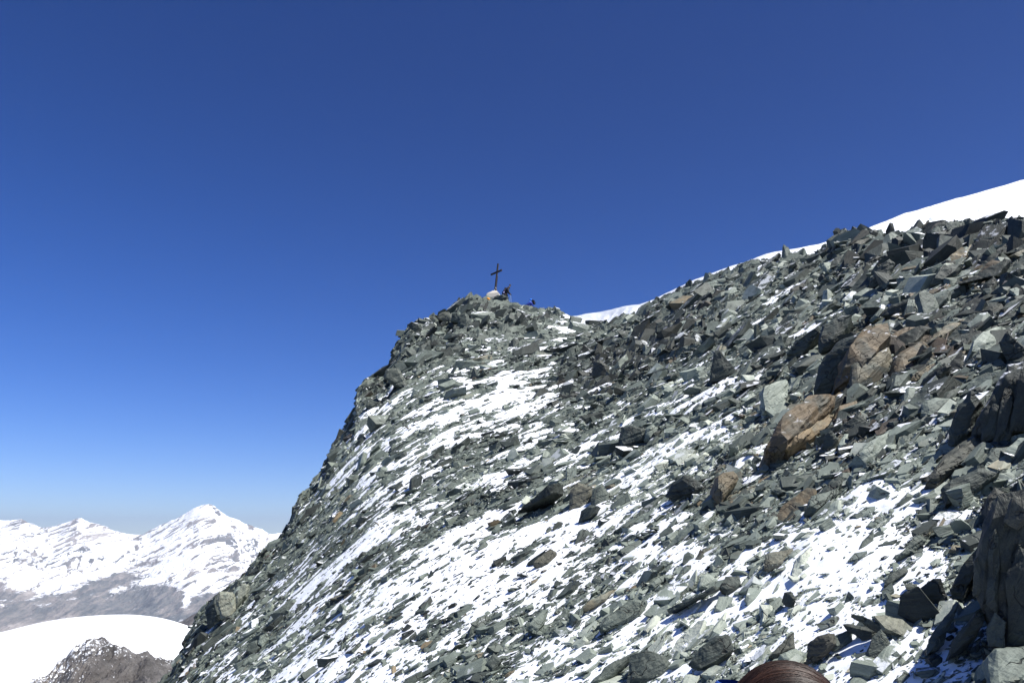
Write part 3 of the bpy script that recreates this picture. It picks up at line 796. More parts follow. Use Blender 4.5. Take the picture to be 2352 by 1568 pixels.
S('slate_slab', 'long dark splinter above the long pale one', 'slab', c8([(1725,965),(1960,840),(2080,780),(2095,810),(1900,910),(1740,995)]), tint=.22, **DK)
S('boulder', 'pale green faceted boulder on the green ledges', 'boulder', c8([(1965,790),(1980,700),(2040,690),(2110,740),(2060,800)]), tint=.85, side=.2, lean=.6, tf=.4)
S('slate_slab', 'smooth greenish slab on snow in the lower middle', 'slab', c8([(1580,770),(1680,690),(1735,690),(1680,760),(1610,795)]), tint=.55, **LIT)
S('slate_slab', 'reddish-grey ribbed slab in the lower middle', 'slab', c8([(665,625),(700,560),(800,490),(845,520),(780,620),(690,645)]), tint=.35, brown=.4, **MID)
S('boulder', 'dark rugged boulder right of the long pale splinter', 'boulder', c8([(1870,1400),(1960,1260),(2100,1170),(2200,1150),(2235,1280),(2100,1400),(1950,1445)]), tint=.25, side=-.4, lean=.4, tf=.35)
S('boulder', 'dark rough boulder right of the pale green faceted one', 'boulder', c8([(2120,800),(2170,710),(2280,700),(2295,770),(2180,850)]), tint=.25, **MID)
S('slate_slab', 'long black slab left of the two joined boulders', 'slab', c8([(550,205),(720,60),(830,-30),(825,40),(690,140)]), tint=.12, **DK)
S('slate_slab', 'narrow brown streak of a slab pointing down toward the bottom', 'slab', c8([(1050,955),(1180,870),(1300,810),(1330,800),(1240,900),(1100,960)]), tint=.55, brown=.6, **LIT)
# upper slope and skyline
S('slate_slab', 'black upright slab like a fin in the upper middle', 'slab', c4([(1555,1010),(1575,900),(1600,750),(1640,740),(1760,880),(1700,950),(1640,1015)]), tint=.18, side=-.6, lean=.2)
S('slate_slab', 'thin flat plank of rock below the black fin', 'slab', c4([(1330,1078),(1450,1055),(1620,1060),(1635,1080),(1480,1095)]), tint=.45, side=-.1, lean=.7, tf=.1)
S('boulder', 'squat dark boulder in the middle of the slope above the flat stack', 'boulder', c4([(795,1510),(830,1390),(900,1370),(1010,1400),(1015,1490),(820,1580)]), tint=.22, side=-.4, lean=.3, tf=.4)
S('block', 'light grey blocky stone right of the squat dark boulder', 'block', c4([(1025,1470),(1030,1390),(1080,1355),(1130,1400),(1110,1460),(1050,1500)]), tint=.66, side=.2, lean=.3, tf=.4)
S('slate_slab', 'grey arrowhead slab below the saddle to the right', 'slab', c4([(1265,625),(1340,510),(1395,575),(1340,610)]), tint=.42, **MID)
S('block', 'square dark block in the cliff band right of the saddle', 'block', c4([(1095,610),(1110,510),(1190,490),(1205,600)]), tint=.3, side=-.3, lean=.2)
S('rock_outcrop', 'dark fluted buttress in the shady hollow under the saddle', 'outcrop', c4([(575,960),(590,830),(640,825),(700,870),(705,960),(630,1005)]), tint=.18, brown=.2, side=-.5, lean=.1, tf=.5)
S('slate_slab', 'oblong grey slab leaning on dark rocks below the right snowfield', 'slab', c5([(1310,1040),(1360,1020),(1440,1080),(1510,1230),(1380,1285),(1330,1130)]), tint=.5, side=.3, lean=.4, tf=.15, fwd=.04)
S('slate_slab', 'dark slab with snow on its left edge left of the oblong one', 'slab', c5([(895,970),(1000,800),(1070,765),(1118,800),(1060,930),(930,1005)]), tint=.22, side=-.5, lean=.2, tf=.2)
S('boulder', 'big black-green rock above the largest rusty boulder', 'boulder', c5([(480,1480),(510,1330),(620,1240),(760,1230),(720,1330),(600,1500),(490,1560)]), tint=.22, side=-.5, lean=.35, tf=.4)
S('boulder', 'pointed rock on the skyline, left of where the snowfield widens', 'boulder', c5([(585,610),(640,550),(700,505),(718,530),(680,620),(620,655)]), tint=.36, side=-.2, lean=.1, tf=.4)
S('boulder', 'squared rock on the skyline at the start of the wide snowfield', 'boulder', c5([(790,610),(800,560),(870,505),(905,560),(935,590)]), tint=.42, side=0, lean=.1, tf=.4)
S('boulder', 'yellowish rounded rock just below the squared skyline rock', 'boulder', c5([(745,660),(800,610),(880,590),(925,600),(840,660),(770,695)]), tint=.42, brown=.35, **MID)
S('slate_slab', 'pale loose flake on dark rock below the skyline', 'slab', c5([(485,800),(560,785),(615,850),(590,880),(540,865)]), tint=.8, side=.3, lean=.6, tf=.1)
S('boulder', 'thorn-shaped rock in front of the wide snowfield', 'boulder', c5([(1425,540),(1440,490),(1530,438),(1545,500),(1500,560)]), tint=.3, side=-.3, lean=.1, tf=.5)
S('boulder', 'rounded rock right beside the thorn-shaped one', 'boulder', c5([(1540,470),(1560,448),(1620,455),(1645,490),(1590,570),(1540,560)]), tint=.36, side=0, lean=.2, tf=.5)
S('boulder', 'domed rock on the skyline near the right edge', 'boulder', c5([(1965,505),(1975,470),(2015,430),(2070,430),(2112,480),(2080,515)]), tint=.5, side=.1, lean=.2, tf=.6, fwd=.25)
S('boulder', 'smaller peaked rock left of the domed skyline rock', 'boulder', c5([(1900,500),(1915,460),(1940,422),(1985,425),(1975,490)]), tint=.46, side=0, lean=.2, tf=.6)
S('boulder', 'low rounded rock on the skyline before the snowfield, right one', 'boulder', c5([(1185,575),(1200,540),(1235,520),(1290,525),(1315,575)]), tint=.42, side=0, lean=.2, tf=.6, fwd=.25)
S('boulder', 'low rounded rock on the skyline before the snowfield, left one', 'boulder', c5([(1010,600),(1060,540),(1130,530),(1175,575),(1100,610)]), tint=.4, side=0, lean=.2, tf=.6, fwd=.25)
S('boulder', 'broad black overhanging rock left of the oblong slab', 'boulder', c5([(1000,1240),(1080,1150),(1280,1080),(1350,1170),(1345,1215),(1150,1275)]), tint=.14, side=-.6, lean=.0, tf=.4)
S('slate_slab', 'dark grey ramp of rock above the oblong slab', 'slab', c5([(1410,975),(1500,830),(1600,800),(1700,800),(1640,880),(1500,980)]), tint=.26, side=-.3, lean=.5)
# left crest
S('rock_outcrop', 'blocky cliff step low on the left crest', 'outcrop', c9([(655,1080),(700,980),(860,950),(905,1100),(1010,1250),(930,1260),(760,1180)]), tint=.36, brown=.1, side=-.1, lean=.1, tf=.5)
S('block', 'tallest jointed block of the summit cliff', 'block', c9([(1700,400),(1685,230),(1800,180),(1900,340),(1850,405)]), tint=.32, side=-.2, lean=.1, tf=.6)
S('block', 'jointed block left of the tallest one in the summit cliff', 'block', c9([(1590,310),(1610,190),(1690,178),(1725,325)]), tint=.35, side=-.2, lean=.1, tf=.6)
S('boulder', 'humped block on the crest left of the summit cliff', 'boulder', c9([(1395,245),(1460,178),(1560,175),(1645,300),(1560,335),(1430,290)]), tint=.36, brown=.2, side=-.1, lean=.1, tf=.6)
S('slate_slab', 'small leaning spike on the crest left of the humped block', 'slab', c9([(1293,252),(1340,238),(1412,322),(1370,335)]), tint=.35, brown=.3, side=0, lean=.1, tf=.5)
S('rock_outcrop', 'dark knob on the left crest with frost on its outer side', 'outcrop', c9([(1000,350),(1040,310),(1150,330),(1165,400),(1080,480),(1030,430)]), tint=.26, side=-.2, lean=.1, tf=.7, dust=.4)
S('boulder', 'broad grey rock below the cliff step on the left crest', 'boulder', c9([(400,1490),(430,1420),(560,1380),(620,1440),(500,1530)]), tint=.36, brown=.1, side=0, lean=.4)
S('rock_outcrop', 'pale brownish rock face low on the left ridge', 'outcrop', c2([(1745,1040),(1700,900),(1720,820),(1830,830),(1855,960),(1800,1060)]), tint=.74, brown=.3, side=.2, lean=.3, tf=.4)
S('rock_outcrop', 'dark broken face left of the pale rock face on the ridge', 'outcrop', c2([(1640,1110),(1620,950),(1700,850),(1745,1000),(1700,1100)]), tint=.2, side=-.6, lean=.1, tf=.4)
S('slate_slab', 'narrow pale rib right of the pale rock face on the ridge', 'slab', c2([(1860,950),(1870,830),(1900,760),(1960,770),(1930,860)]), tint=.7, brown=.2, side=.1, lean=.4, tf=.3)
S('boulder', 'pale stone on the snow edge low on the left', 'boulder', c2([(2025,1230),(2040,1170),(2100,1150),(2110,1200),(2060,1260)]), tint=.72, side=.2, lean=.5, tf=.4)
S('boulder', 'dark smooth boulder beside the pale stone low on the left', 'boulder', c2([(1935,1300),(1950,1230),(2020,1200),(2045,1270),(1990,1320)]), tint=.3, **MID)

def c1(p): return [((1280 + x / 10.45) * K, (690 + y / 10.45) * K) for x, y in p]
S('slate_slab', 'overhanging dark slab under the man beside the summit cross', 'slab', c1([(420,1080),(500,1030),(640,1010),(810,1065),(790,1130),(740,1225),(620,1240),(470,1180)]), side=-.2, lean=-.2, tint=.36, tf=.5, at=69.4)
S('slate_slab', 'pale upright sliver left of the summit plinth', 'slab', c1([(0,1150),(40,1120),(120,1300),(150,1400),(90,1330)]), side=.3, lean=.2, tint=.85, tf=.2, at=68.8, dust=.4)

big = PLANE['large shaded outcrop filling the lower right edge']; up = PLANE['dark ribbed outcrop with snow stuck to it at the right edge']
RB = dict(tf=.22, cell=30, dust=0, bed=(-.9, -.2, .3), step=.05, rough=.04, fwd=.06)
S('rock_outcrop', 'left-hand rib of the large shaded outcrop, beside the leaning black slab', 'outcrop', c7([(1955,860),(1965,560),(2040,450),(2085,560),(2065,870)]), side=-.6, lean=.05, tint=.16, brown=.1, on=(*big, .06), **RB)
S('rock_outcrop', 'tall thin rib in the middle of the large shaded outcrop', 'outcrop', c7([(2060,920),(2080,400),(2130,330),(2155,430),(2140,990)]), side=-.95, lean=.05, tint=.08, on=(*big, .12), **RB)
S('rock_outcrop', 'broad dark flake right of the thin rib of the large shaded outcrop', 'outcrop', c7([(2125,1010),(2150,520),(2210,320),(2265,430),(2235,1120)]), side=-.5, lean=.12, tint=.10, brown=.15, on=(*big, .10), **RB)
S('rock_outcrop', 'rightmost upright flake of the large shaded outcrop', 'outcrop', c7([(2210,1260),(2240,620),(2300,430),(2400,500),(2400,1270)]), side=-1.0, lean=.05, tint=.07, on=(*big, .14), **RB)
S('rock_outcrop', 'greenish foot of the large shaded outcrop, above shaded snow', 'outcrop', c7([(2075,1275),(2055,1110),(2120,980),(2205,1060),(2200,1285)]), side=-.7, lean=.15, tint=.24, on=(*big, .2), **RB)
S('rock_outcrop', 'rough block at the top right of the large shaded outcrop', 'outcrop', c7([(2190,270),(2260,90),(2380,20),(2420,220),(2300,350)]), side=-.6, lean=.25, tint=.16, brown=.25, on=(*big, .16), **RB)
S('rock_outcrop', 'left fin of the ribbed outcrop at the right edge', 'outcrop', c6([(1940,1060),(1970,850),(2050,720),(2110,740),(2070,1010)]), side=-.9, lean=.05, tint=.10, on=(*up, .15), **RB)
S('rock_outcrop', 'middle fin of the ribbed outcrop at the right edge', 'outcrop', c6([(2050,1070),(2105,700),(2165,500),(2235,600),(2190,1010)]), side=-.5, lean=.15, tint=.14, brown=.15, on=(*up, .2), **{**RB, 'dust': .36})
S('rock_outcrop', 'right fin of the ribbed outcrop, cut by the picture edge', 'outcrop', c6([(2180,960),(2235,620),(2290,450),(2380,500),(2360,930)]), side=-.9, lean=.05, tint=.06, on=(*up, .2), **RB)

# ---------------------------------------------------------------- more single stones, the largest of the scree
LM = [((1141, 640), 'the summit cross'), ((1215, 712), 'the blue-jacketed climber'), ((985, 745), 'the frosted knob on the left crest'), ((830, 880), 'the step low on the left crest'),
      ((1390, 740), 'the snow saddle'), ((1800, 575), 'the narrow strip of crest snow'), ((2200, 480), 'the wide snowfield'), ((1985, 850), 'the largest rusty boulder'),
      ((1782, 912), 'the pale upright slab'), ((1875, 985), 'the long layered rusty slab'), ((1680, 1118), 'the round brown boulder'), ((1590, 1118), 'the black squat block'),
      ((1350, 1140), 'the two joined boulders'), ((1230, 1120), 'the long black slab'), ((1600, 1010), 'the thin flat plank of rock'), ((1650, 850), 'the black fin of rock'),
      ((1480, 1100), 'the squat dark boulder'), ((1400, 880), 'the dark fluted buttress'), ((2140, 700), 'the oblong leaning slab'), ((2020, 620), 'the snow-edged dark slab'),
      ((2270, 950), 'the ribbed outcrop'), ((2100, 1000), 'the pale green layered rocks'), ((2000, 1280), 'the large snow patch'), ((2110, 1375), 'the black leaning slabs'),
      ((2040, 1440), 'the fanned pile of slabs'), ((1790, 1540), 'the brown-haired head'), ((1650, 1360), 'the pale green faceted boulder'), ((1500, 1520), 'the pile of thin dark plates'),
      ((1530, 1400), 'the green jointed outcrop'), ((1240, 1400), 'the kite-shaped slab'), ((1250, 1300), 'the reddish-grey ribbed slab'), ((1100, 1500), 'the dark square-cut slab'),
      ((520, 1390), 'the pale rock face on the ridge'), ((620, 1470), 'the pale stone on the snow edge'), ((1000, 1300), 'the broad white band of snow'), ((700, 1250), 'the gravelly brow of the left ridge'),
      ((1130, 900), 'the snow streaks under the summit'), ((900, 1050), 'the snow patches behind the left ridge'), ((2250, 1500), 'the foot of the large shaded outcrop')]
used = {}
for k in BIG:
    V, P = TPL[D['tp'][k]]
    L = V * D['w'][k]
    flat = np.ptp(L[:, 2]) / np.ptp(L[:, 0])
    me = rough_mesh('slate_stone', L @ D['rot'][k].T, P, M_SLATE, D['rot'][k], None, .04, .07, D['tint'][k], D['brown'][k], RNG.uniform(0, .3), int(k) % 997)
    o = bpy.data.objects.new('slate_stone', me); COL.objects.link(o)
    o.location = (D['x'][k], D['y'][k], D['z'][k])
    px, py, ti, br = D['px'][k], D['py'][k], D['tint'][k], D['brown'][k]
    col = 'brown' if br > .4 else 'dark' if ti < .36 else 'pale green' if ti > .66 else 'green-grey' if ti > .5 else 'grey'
    tz = D['rot'][k][2, 2]
    shp = ('standing' if tz < .6 else 'tilted' if tz < .85 else 'flat-lying') + ' ' + ('slab' if flat < .3 else 'split stone' if D['tp'][k] < 14 else 'stone' if flat < .5 else 'block')
    n_try = 0
    cands = sorted(LM, key=lambda a: (a[0][0] - px) ** 2 + (a[0][1] - py) ** 2)[:6]
    lab = None
    for pre in ('', 'small ' if D['w'][k] / D['y'][k] < .0125 else 'sizeable ', 'rough ' if ti < .5 else 'smooth '):
        for (lx, ly), nm in cands:
            ddx, ddy = px - lx, py - ly; dist = math.hypot(ddx, ddy)
            vert = 'above' if ddy < 0 else 'below'; hor = 'left' if ddx < 0 else 'right'
            near = 'just ' if dist < 70 else '' if dist < 190 else 'well '
            rel = (vert if abs(ddy) > 2.2 * abs(ddx) else f'to the {hor} of' if abs(ddx) > 2.2 * abs(ddy) else f'{vert} and {hor} of')
            l_ = f'{pre}{col} {shp} {near}{rel} {nm}'
            if l_ not in used and len(l_.split()) < 17:
                lab = l_; break
        if lab: break
    lab = lab or f'{col} {shp} lying among others on the rocky slope'
    used[lab] = used.get(lab, 0) + 1
    tag(o, lab, 'stone', 'slate stones lying on the slope')

# ---------------------------------------------------------------- the summit and the people
def simple(name, col, rough=.7, nscale=0, amt=.3, metal=0, spec=.3, bump=0):
    t = NT(name)
    if nscale:
        co = t.node('ShaderNodeTexCoord').outputs['Object']
        n = t.noise(co, nscale, 5, .6)
        c = t.mix(n, tuple(x * (1 - amt) for x in col), tuple(min(1, x * (1 + amt)) for x in col))
        return t.done(t.bsdf(c, rough, t.bump(n, bump, .7) if bump else None, spec, metal))
    return t.done(t.bsdf(col, rough, None, spec, metal))
M_WOOD = simple('weathered_dark_wood', (.045, .037, .034), .8, 14, .5, bump=.01)
M_CONC = simple('pale_concrete', (.50, .47, .41), .85, 9, .18, bump=.01)
M_SKIN = simple('skin', (.55, .33, .24), .55, 20, .08)
M_BLACK = simple('black_fabric', (.016, .016, .020), .75, 25, .4)
M_NAVY = simple('navy_fabric', (.018, .022, .06), .7, 25, .3)
M_BLUE = simple('bright_blue_fabric', (.02, .20, .80), .6, 25, .15)
M_DBLUE = simple('deep_blue_fabric', (.012, .035, .28), .65, 25, .25)
M_LILAC = simple('lilac_fabric', (.35, .33, .62), .7)
M_GREY = simple('grey_fabric', (.06, .06, .065), .75, 25, .3)
M_ORANGE = simple('orange_cloth', (.62, .25, .03), .8, 12, .3)
M_WHITE = simple('pale_cloth', (.7, .7, .7), .8)
M_POLE = simple('pale_blue_metal', (.50, .62, .72), .3, metal=.3)
M_BOOT = simple('dark_boot_leather', (.03, .026, .024), .6)
M_HAIR0 = simple('dark_brown_hair_underneath', (.020, .010, .008), .5)

def W(px, py, y):
    a_, e_ = p2d(px, py)
    return Vector((float(a_) * y, y, float(e_) * y))
def link(name, me, mat, parent=None, loc=None):
    if mat: me.materials.append(mat)
    o = bpy.data.objects.new(name, me); COL.objects.link(o)
    if parent: o.parent = parent
    if loc is not None: o.location = loc
    return o
def thing(name, loc, label, cat, group=None):
    o = bpy.data.objects.new(name, None); o.empty_display_size = .2; COL.objects.link(o); o.location = loc
    return tag(o, label, cat, group)
def beam(name, a, b, w, d, mat, parent, org, twist=None):
    """squared beam from a to b"""
    a = Vector(a) - org; b = Vector(b) - org
    z = (b - a).normalized(); x = Vector(twist or (1, 0, 0)); x = (x - x.dot(z) * z).normalized(); yv = z.cross(x)
    bm = bmesh.new(); bmesh.ops.create_cube(bm, size=1)
    bmesh.ops.scale(bm, vec=(w, d, (b - a).length), verts=bm.verts)
    bmesh.ops.bevel(bm, geom=bm.edges, offset=min(w, d) * .12, segments=1, affect='EDGES')
    M = Matrix((x, yv, z)).transposed().to_4x4(); M.translation = (a + b) / 2
    bmesh.ops.transform(bm, matrix=M, verts=bm.verts)
    me = bpy.data.meshes.new(name); bm.to_mesh(me); bm.free()
    return link(name, me, mat, parent)
def skin(name, nodes, edges, mat, parent, org, root, sub=2, loc=None):
    """one continuous tapering surface grown round a skeleton"""
    keys = list(nodes); me = bpy.data.meshes.new(name)
    me.from_pydata([Vector(nodes[k][:3]) - org for k in keys], [(keys.index(a), keys.index(b)) for a, b in edges], [])
    o = bpy.data.objects.new(name, me); COL.objects.link(o)
    m = o.modifiers.new('Skin', 'SKIN'); m.use_smooth_shade = True
    for i, k in enumerate(keys):
        sv = me.skin_vertices[0].data[i]; sv.radius = (nodes[k][3], nodes[k][3] * (nodes[k][4] if len(nodes[k]) > 4 else 1)); sv.use_root = (k == root)
    s_ = o.modifiers.new('Sub', 'SUBSURF'); s_.levels = sub; s_.render_levels = sub
    bpy.context.view_layer.update()
    ev = o.evaluated_get(bpy.context.evaluated_depsgraph_get())
    me2 = bpy.data.meshes.new_from_object(ev); me2.name = name
    o.modifiers.clear(); o.data = me2
    me2.materials.clear(); me2.materials.append(mat)
    o.parent = parent
    return o
def egg(name, c, r, mat, parent, org, rot=0, cut=None, seg=20, noise=0):
    bm = bmesh.new(); bmesh.ops.create_uvsphere(bm, u_segments=seg, v_segments=seg // 2 + 2, radius=1)
    if cut is not None: bmesh.ops.bisect_plane(bm, geom=bm.verts[:] + bm.edges[:] + bm.faces[:], plane_co=(0, 0, cut), plane_no=(0, 0, -1), clear_outer=True)
    for v in bm.verts:
        v.co = Vector((v.co.x * r[0], v.co.y * r[1], v.co.z * r[2])) * (1 + noise * (random.random() - .5))
    bmesh.ops.rotate(bm, cent=(0, 0, 0), matrix=Matrix.Rotation(rot, 3, 'Y'), verts=bm.verts)
    bmesh.ops.translate(bm, vec=Vector(c) - org, verts=bm.verts)
    for f in bm.faces: f.smooth = True
    me = bpy.data.meshes.new(name); bm.to_mesh(me); bm.free()
    return link(name, me, mat, parent)
def rbox(name, c, size, mat, parent, org, rot=0, bev=.25):
    bm = bmesh.new(); bmesh.ops.create_cube(bm, size=1)
    bmesh.ops.scale(bm, vec=size, verts=bm.verts)
    for v in bm.verts:
        if v.co.z > 0: v.co.x *= .75; v.co.y *= .85
    bmesh.ops.bevel(bm, geom=bm.edges, offset=min(size) * bev, segments=3, affect='EDGES')
    bmesh.ops.rotate(bm, cent=(0, 0, 0), matrix=Matrix.Rotation(rot, 3, 'Y'), verts=bm.verts)
    bmesh.ops.translate(bm, vec=Vector(c) - org, verts=bm.verts)
    for f in bm.faces: f.smooth = True
    me = bpy.data.meshes.new(name); bm.to_mesh(me); bm.free()
    return link(name, me, mat, parent)

# plinth
YC = 69.6
pc = W(1134.5, 689, YC)
bm = bmesh.new()
def sq(w, z, cx=0, cy=0, a=.60):
    return [bm.verts.new((cx + w / 2 * math.sqrt(2) * math.cos(a + k * math.pi / 2), cy + w / 2 * math.sqrt(2) * math.sin(a + k * math.pi / 2), z)) for k in range(4)]
rings = [sq(1.36, -.5), sq(1.30, .12), sq(1.08, .52), sq(.42, .83, .08), sq(.3, .86, .08)]
for A_, B_ in zip(rings[:-1], rings[1:]):
    for k in range(4): bm.faces.new([A_[k], A_[(k + 1) % 4], B_[(k + 1) % 4], B_[k]])
bm.faces.new(rings[-1]); bm.faces.new(rings[0][::-1])
bmesh.ops.bevel(bm, geom=bm.edges, offset=.012, segments=2, affect='EDGES')
me = bpy.data.meshes.new('stone_plinth'); bm.to_mesh(me); bm.free()
pl = link('concrete_plinth', me, M_CONC, None, pc); tag(pl, 'pale concrete plinth on the summit rocks under the cross', 'plinth')
# cross
cb = W(1137, 668, YC); ct = W(1144, 605.5, YC + .05)
cr = thing('summit_cross', cb, 'tall dark wooden cross leaning slightly on the summit plinth', 'cross')
axis = (ct - cb)
bl, brt = W(1129.6, 631.6, YC + .6), W(1154.6, 620.9, YC - .6)
tw = (brt - bl).normalized()
beam('upright_beam', cb - axis.normalized() * .12, ct, .14, .12, M_WOOD, cr, cb, tw)
off = tw.cross(axis.normalized()).normalized()
if off.y > 0: off = -off
mid_ = (bl + brt) / 2
beam('crossbar', bl + off * .10, brt + off * .10, .17, .10, M_WOOD, cr, cb, (0, 0, 1))
beam('brace', W(1143.2, 634, YC + .12), W(1139.8, 668, YC + .35), .035, .035, M_WOOD, cr, cb)
beam('iron_foot', cb + Vector((.03, -.02, -.1)), cb + Vector((.05, -.02, .22)), .22, .16, simple('rusty_iron', (.09, .075, .06), .7, 30, .3), cr, cb, tw)
for q_, (a_, b_) in enumerate((((1138.6, 659.5), (1139.3, 663.5)), ((1136.3, 664.8), (1135.4, 669)))):
    beam('ribbon', W(*a_, YC - .11), W(*b_, YC - .11), .07, .01, M_WHITE, cr, cb)
# orange cloth
ob = W(1121.5, 688, YC - .95)
oc = egg('orange_cloth', ob, (.20, .14, .17), M_ORANGE, None, ob, .7, None, 14, .5); oc.location = ob
tag(oc, 'crumpled orange cloth against the foot of the plinth', 'cloth')

def hand(nodes, edges, wrist, tip, pre, r=.011, mitt=1.0):
    """palm, four unequal bent fingers and a thumb from the side of the palm"""
    w, t_ = Vector(wrist), Vector(tip); d = (t_ - w); L = d.length; d.normalize()
    s_ = d.cross(Vector((0, 1, .3))).normalized(); n_ = d.cross(s_)
    palm = w + d * L * .5
    nodes[pre + 'palm'] = (*palm, r * 2.6)
    edges.append((pre + 'wrist', pre + 'palm'))
    for i, (o_, l_) in enumerate(((-.028, .42), (-.010, .5), (.010, .47), (.027, .36))):
        a_ = palm + d * L * .18 + s_ * o_ * mitt; b_ = a_ + d * L * l_ * .55 + n_ * .012; c_ = b_ + d * L * l_ * .35 + n_ * .028
        for q_, p_ in enumerate((a_, b_, c_)): nodes[f'{pre}f{i}{q_}'] = (*p_, r * (1 - .12 * q_))
        edges += [(pre + 'palm', f'{pre}f{i}0'), (f'{pre}f{i}0', f'{pre}f{i}1'), (f'{pre}f{i}1', f'{pre}f{i}2')]
    a_ = w + d * L * .35 + s_ * -.03; b_ = a_ + s_ * -.022 + d * .025; c_ = b_ + d * .026 + n_ * .014
    for q_, p_ in enumerate((b_, c_)): nodes[f'{pre}t{q_}'] = (*p_, r)
    edges += [(pre + 'palm', pre + 't0'), (pre + 't0', pre + 't1')]

def person(org, y, J, dy, label, jacket, trousers, head_r, facing):
    """J: picture positions of the joints; dy: half widths across; limbs at y -/+ dy"""
    pr = thing('person', org, label, 'person')
    P_ = lambda k, o_=0: tuple(W(*J[k], y + o_))
    N, E = {}, []
    N['pelvis'] = (*P_('pelvis'), .15); N['waist'] = (*P_('waist'), .14); N['chest'] = (*P_('chest'), .18); N['neck'] = (*P_('neck'), .06); N['jaw'] = (*P_('jaw'), .07); N['skull'] = (*P_('skull'), head_r)
    E += [('pelvis', 'waist'), ('waist', 'chest'), ('chest', 'neck'), ('neck', 'jaw'), ('jaw', 'skull')]
    for s_, pre in ((-1, 'n'), (1, 'f')):
        g = lambda k: J.get(pre + k, J.get(k))
        wq = lambda k, o_: tuple(W(*g(k), y + o_ * s_))
        N[pre + 'shoulder'] = (*wq('shoulder', dy), .07); N[pre + 'elbow'] = (*wq('elbow', dy + .04), .048); N[pre + 'wrist'] = (*wq('wrist', dy * .8), .032)
        N[pre + 'hip'] = (*wq('hip', .09), .095); N[pre + 'knee'] = (*wq('knee', .12), .065); N[pre + 'ankle'] = (*wq('ankle', .12), .045); N[pre + 'toe'] = (*wq('toe', .13), .04)
        E += [('chest', pre + 'shoulder'), (pre + 'shoulder', pre + 'elbow'), (pre + 'elbow', pre + 'wrist'), ('pelvis', pre + 'hip'), (pre + 'hip', pre + 'knee'), (pre + 'knee', pre + 'ankle'), (pre + 'ankle', pre + 'toe')]
        hand(N, E, N[pre + 'wrist'][:3], wq('hand', dy * .8), pre)
    # nose and ears
    sk = Vector(N['skull'][:3]); jw = Vector(N['jaw'][:3])
    skin('body', N, E, M_SKIN, pr, org, 'pelvis')
    egg('nose', sk * .45 + jw * .55 + Vector((facing * head_r * 1.02, 0, 0)), (.022, .014, .02), M_SKIN, pr, org, 0, None, 8)
    def sub(name, keys, extra, mat, root):
        n_ = {k: (*N[k][:3], N[k][3] + extra) for k in keys}
        skin(name, n_, [e_ for e_ in E if e_[0] in keys and e_[1] in keys], mat, pr, org, root)
    sub('jacket', ['pelvis', 'waist', 'chest', 'nshoulder', 'nelbow', 'nwrist', 'fshoulder', 'felbow', 'fwrist', 'neck'], .055, jacket, 'chest')
    sub('trousers', ['pelvis', 'nhip', 'nknee', 'nankle', 'fhip', 'fknee', 'fankle'], .04, trousers, 'pelvis')
    for pre in 'nf':
        sub('boot', [pre + 'ankle', pre + 'toe'], .028, M_BOOT, pre + 'ankle')
        gl = [k for k in N if k.startswith(pre) and (k[1:] == 'wrist' or k[1:] == 'palm' or (k[1] in 'ft' and k[-1].isdigit()))]
        sub('glove', gl, .008, M_BLACK, pre + 'wrist')
    return pr, N

# the man with poles
Y1 = 72.2
J1 = dict(pelvis=(1161, 677.5), waist=(1161.5, 672.5), chest=(1164.0, 664.5), neck=(1168.4, 660), jaw=(1170.4, 658.4), skull=(1171.4, 656.0), shoulder=(1166.2, 662.6), elbow=(1167.2, 671),
          wrist=(1171.8, 675.5), hand=(1174.2, 677.8), hip=(1161.5, 679.5), knee=(1164.2, 687), ankle=(1161.2, 693.5), toe=(1164.6, 695))
g1 = W(1161.5, 695.5, Y1)
man, N1 = person(g1, Y1, J1, .19, 'person in black jacket and cap stooping over poles beside the summit cross', M_BLACK, M_GREY, .088, 1)
hd = W(1171.6, 655.6, Y1)
egg('hood', W(1168.3, 661.0, Y1), (.13, .14, .11), M_BLACK, man, g1, .4, None, 14)
egg('cap', hd + Vector((-.005, 0, .012)), (.108, .10, .115), M_GREY, man, g1, .35, 0.0, 18)
bp = W(1158.0, 669.5, Y1)
rk_ = thing('backpack', bp, 'navy backpack with a lilac patch on the stooping person by the cross', 'backpack')
rbox('pack_body', bp, (.26, .34, .58), M_NAVY, rk_, bp, .38)
rbox('pack_lid', bp + Vector((.14, 0, .30)), (.24, .30, .14), M_BLACK, rk_, bp, .38)
egg('patch', W(1157.0, 671.4, Y1 - .165), (.075, .03, .10), M_LILAC, rk_, bp, .3)
egg('pocket', W(1155.2, 674.5, Y1), (.10, .12, .13), M_NAVY, rk_, bp, .3)
beam('strap', W(1154.2, 670.5, Y1), W(1152.4, 671.2, Y1), .04, .03, M_BLACK, rk_, bp, (0, 1, 0))
beam('shoulder_strap', W(1163.4, 661.4, Y1 - .17), W(1166.4, 668, Y1 - .20), .05, .02, M_NAVY, rk_, bp, (1, 0, 0))
for q_, (tip, hnd, lab) in enumerate((((1169.8, 699), (1172.4, 676), 'trekking pole nearer the feet of the stooping person'), ((1174.4, 699.5), (1173.4, 676.4), 'trekking pole planted farther right of the stooping person'))):
    a_, b_ = W(*hnd, Y1 - .15 + .3 * q_), W(*tip, Y1 - .2 + .25 * q_)
    po = thing('trekking_pole', b_, lab, 'trekking pole', 'pair of trekking poles at the summit')
    beam('shaft', a_, b_, .032, .032, M_POLE, po, b_)
    beam('grip', a_ + (a_ - b_).normalized() * .1, a_, .035, .035, M_BLACK, po, b_)
    egg('basket', b_ + Vector((0, 0, .05)), (.035, .035, .01), M_BLACK, po, b_, 0, None, 10)
